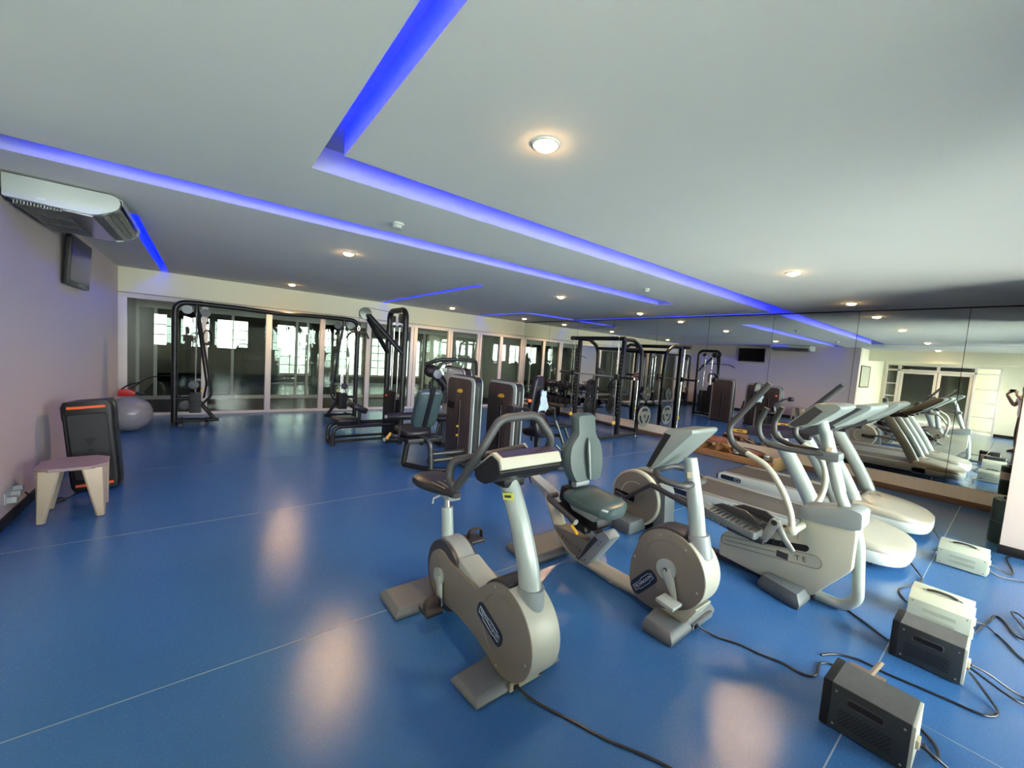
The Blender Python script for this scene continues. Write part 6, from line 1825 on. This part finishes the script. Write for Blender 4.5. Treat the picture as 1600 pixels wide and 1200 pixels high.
# ================================================================== THE PHOTOGRAPHER (seen only in the mirror)
def person():
    t = thing('person', 'person in white shirt and dark trousers holding up a phone, seen in the mirror', 'person', (-0.545, -0.165, 0))
    fz = math.radians(52)
    f = V((math.cos(fz), math.sin(fz), 0))      # facing where the camera looks
    s = V((f.y, -f.x, 0))                        # the person's right
    SH = V((-0.24, 0.19, 0))
    O_ = V((-0.545, -0.165, 0))

    def W(r_, fw_, z):
        return O_ + s * r_ + f * fw_ + V((0, 0, z))

    def skin_mesh(name, mat, verts, edges, radii, root, parent, sub=2):
        me = bpy.data.meshes.new(name)
        inv = world_of(parent).inverted()
        me.from_pydata([tuple(inv @ p) for p in verts], edges, [])
        me.materials.append(mat)
        o = bpy.data.objects.new(name, me)
        COL.objects.link(o)
        o.parent = parent
        sk = o.modifiers.new('skin', 'SKIN')
        sk.use_smooth_shade = True
        for i, r in enumerate(radii):
            d = me.skin_vertices[0].data[i]
            d.radius = r if isinstance(r, tuple) else (r, r)
            d.use_root = i == root
        sb = o.modifiers.new('sub', 'SUBSURF')
        sb.levels = sb.render_levels = sub
        return o

    hand_l, hand_r = V((-0.085, 0.075, 1.565)), V((0.025, -0.085, 1.555))
    # body: pelvis, spine, neck, head base, legs, arms
    vs = [W(0, 0, 0.98), W(0, 0.01, 1.12), W(0, 0.0, 1.28), W(0, 0.0, 1.42), W(0, 0.02, 1.50), W(0, 0.04, 1.56),
          W(-0.09, 0, 0.93), W(-0.10, 0.03, 0.50), W(-0.11, 0.0, 0.09), W(-0.12, 0.14, 0.035),
          W(0.09, 0, 0.93), W(0.11, -0.02, 0.50), W(0.12, -0.05, 0.09), W(0.14, 0.10, 0.035),
          W(-0.19, 0.0, 1.41), W(-0.30, 0.06, 1.20), V((-0.135, 0.02, 1.50)) + SH,
          W(0.19, 0.0, 1.41), W(0.28, 0.06, 1.20), V((0.0, -0.14, 1.49)) + SH]
    es = [(0, 1), (1, 2), (2, 3), (3, 4), (4, 5), (0, 6), (6, 7), (7, 8), (8, 9), (0, 10), (10, 11), (11, 12), (12, 13), (3, 14), (14, 15), (15, 16), (3, 17), (17, 18), (18, 19)]
    rs = [(0.15, 0.11), (0.145, 0.11), (0.16, 0.115), (0.13, 0.10), 0.058, 0.055, 0.095, 0.062, 0.042, 0.035, 0.095, 0.062, 0.042, 0.035, 0.062, 0.044, 0.030, 0.062, 0.044, 0.030]
    skin_mesh('body', SKIN, vs, es, rs, 0, t)
    sv = [W(0, 0, 0.84), W(0, 0.01, 1.10), W(0, 0, 1.28), W(0, 0, 1.41), W(0, 0.01, 1.475), W(-0.19, 0, 1.41), W(-0.26, 0.04, 1.28), W(0.19, 0, 1.41), W(0.25, 0.04, 1.28)]
    skin_mesh('shirt', SHIRT, sv, [(0, 1), (1, 2), (2, 3), (3, 4), (3, 5), (5, 6), (3, 7), (7, 8)], [(0.205, 0.165), (0.19, 0.145), (0.195, 0.145), (0.165, 0.125), 0.078, 0.088, 0.074, 0.088, 0.074], 0, t)
    tv_ = [W(0, 0, 1.02), W(0, 0, 0.93), W(-0.085, 0, 0.80), W(-0.10, 0.03, 0.50), W(-0.11, 0.0, 0.09), W(0.085, 0, 0.80), W(0.11, -0.02, 0.50), W(0.12, -0.05, 0.09)]
    skin_mesh('trousers', TROUS, tv_, [(0, 1), (1, 2), (2, 3), (3, 4), (1, 5), (5, 6), (6, 7)], [(0.15, 0.12), (0.15, 0.125), 0.105, 0.085, 0.07, 0.105, 0.085, 0.07], 0, t)
    for a, b in ((W(-0.11, -0.05, 0.0), W(-0.125, 0.19, 0.0)), (W(0.12, -0.10, 0.0), W(0.145, 0.14, 0.0))):
        d = (b - a).normalized()
        sd = V((d.y, -d.x, 0))
        lps = []
        for u, wd, h in ((0.0, 0.025, 0.05), (0.06, 0.036, 0.075), (0.35, 0.036, 0.085), (0.65, 0.045, 0.06), (0.92, 0.038, 0.045), (1.0, 0.018, 0.03)):
            c = a + (b - a) * u
            lps.append([c + sd * wd * k[0] + V((0, 0, h * k[1])) for k in ((-1, 0.0), (1, 0.0), (1.05, 0.35), (0.75, 0.9), (0.0, 1.0), (-0.75, 0.9), (-1.05, 0.35))])
        MB().loft(lps).obj('shoe', BLACK, t, smooth=60)
    # head
    hc = W(0, 0.055, 1.68)
    loops = []
    prof = ((-0.125, 0.030, 0.045, 0.03), (-0.11, 0.046, 0.062, 0.028), (-0.08, 0.058, 0.080, 0.018), (-0.03, 0.068, 0.092, 0.006), (0.02, 0.074, 0.098, 0.0), (0.07, 0.070, 0.092, -0.006), (0.105, 0.050, 0.066, -0.010), (0.12, 0.022, 0.03, -0.012))
    for z, a, b, o in prof:
        loops.append([hc + s * a * math.cos(q) + f * (b * math.sin(q) + o) + V((0, 0, z)) for q in [2 * PI * i / 20 for i in range(20)]])
    hd = MB().loft(loops).obj('head', SKIN, t, smooth=70)
    MB().loft([[hc + f * (0.090 + p[1]) + s * p[0] + V((0, 0, p[2])) for p in r_] for r_ in
               ([(-0.006, 0, 0.03), (0.006, 0, 0.03), (0.006, 0.006, 0.03), (-0.006, 0.006, 0.03)], [(-0.016, 0, -0.022), (0.016, 0, -0.022), (0.012, 0.026, -0.02), (-0.012, 0.026, -0.02)], [(-0.012, 0, -0.034), (0.012, 0, -0.034), (0.008, 0.014, -0.034), (-0.008, 0.014, -0.034)])]).obj('nose', SKIN, hd, bev=0.003)
    MB().tube([hc + f * 0.096 + s * k + V((0, 0, -0.058 + abs(k) * 0.08)) for k in (-0.024, -0.012, 0, 0.012, 0.024)], 0.005, 6).obj('mouth', PADRED, hd)
    for k in (-1, 1):
        MB().ball(tuple(hc + f * 0.086 + s * 0.030 * k + V((0, 0, 0.028))), 0.011, 10, 8).obj('eye', PAPER, hd)
        MB().ball(tuple(hc + f * 0.0945 + s * 0.030 * k + V((0, 0, 0.028))), 0.0045, 8, 6).obj('iris', BLACK, hd)
        MB().ball(tuple(hc + s * 0.076 * k + V((0, 0, 0.0))), (0.012, 0.014, 0.030), 10, 8).obj('ear', SKIN, hd)
    hl = []
    for z, a, b, o in ((0.0, 0.079, 0.070, -0.036), (0.03, 0.081, 0.085, -0.024), (0.07, 0.077, 0.098, -0.008), (0.105, 0.058, 0.076, -0.008), (0.128, 0.026, 0.034, -0.012)):
        hl.append([hc + s * a * math.cos(q) + f * (b * math.sin(q) + o) + V((0, 0, z)) for q in [2 * PI * i / 20 for i in range(20)]])
    MB().loft(hl).obj('hair', HAIR, hd, smooth=70)
    # hands close on the phone's short ends
    pc = V((-0.045, -0.020, 1.60)) - f * 0.035 + SH * 0.86
    for k, wr in ((-1, V((-0.135, 0.02, 1.50)) + SH), (1, V((0.0, -0.14, 1.49)) + SH)):
        pal = pc + s * (0.075 * k) - f * 0.028 + V((0, 0, -0.022))
        d = (pal - wr)
        bx_ = MB()
        lps = []
        for u, w_, th in ((0.0, 0.024, 0.020), (0.5, 0.034, 0.018), (1.0, 0.038, 0.015)):
            c = wr + d * u
            lps.append([c + V((0, 0, 1)) * w_ * math.cos(q) * 0.6 + s * w_ * 0.5 * math.cos(q) * 0 + f * th * math.sin(q) + s * k * 0.0 + V((0, 0, 0)) + s * w_ * 0.8 * math.cos(q) * k for q in [2 * PI * i / 10 for i in range(10)]])
        hnd = bx_.loft(lps).obj('hand', SKIN, t, smooth=70)
        for i, (ln, zz) in enumerate(((0.95, 0.034), (1.05, 0.014), (1.0, -0.006), (0.8, -0.025))):
            b0 = pal + V((0, 0, zz)) + s * 0.006 * k
            p1 = b0 + f * 0.022 + s * 0.018 * k * ln
            p2 = p1 + f * 0.030 * ln - s * 0.004 * k
            p3 = p2 - s * 0.024 * k * ln + f * 0.004
            MB().tube(fil([b0, p1, p2, p3], 0.01, 3), [0.0085, 0.0065], 8).obj('finger', SKIN, hnd)
        MB().tube(fil([pal + V((0, 0, -0.03)), pal + V((0, 0, -0.036)) - s * 0.02 * k + f * 0.004, pal + V((0, 0, -0.012)) - s * 0.045 * k + f * 0.012], 0.01, 3), [0.010, 0.0075], 8).obj('thumb', SKIN, hnd)
    return t, pc, f, s


_p, pc, pf_, ps_ = person()
ph = thing('phone', 'dark phone held up by the person in the mirror', 'phone', tuple(pc))
Rp = Matrix((ps_, pf_, V((0, 0, 1)))).transposed()
MB().obox(pc, (0.158, 0.008, 0.074), Rp).obj('phone_body', SCREEN, ph, bev=0.003)
MB().obox(pc + ps_ * 0.055 + pf_ * 0.0045 + V((0, 0, 0.02)), (0.035, 0.002, 0.022), Rp).obj('camera_bump', BLACK, ph)
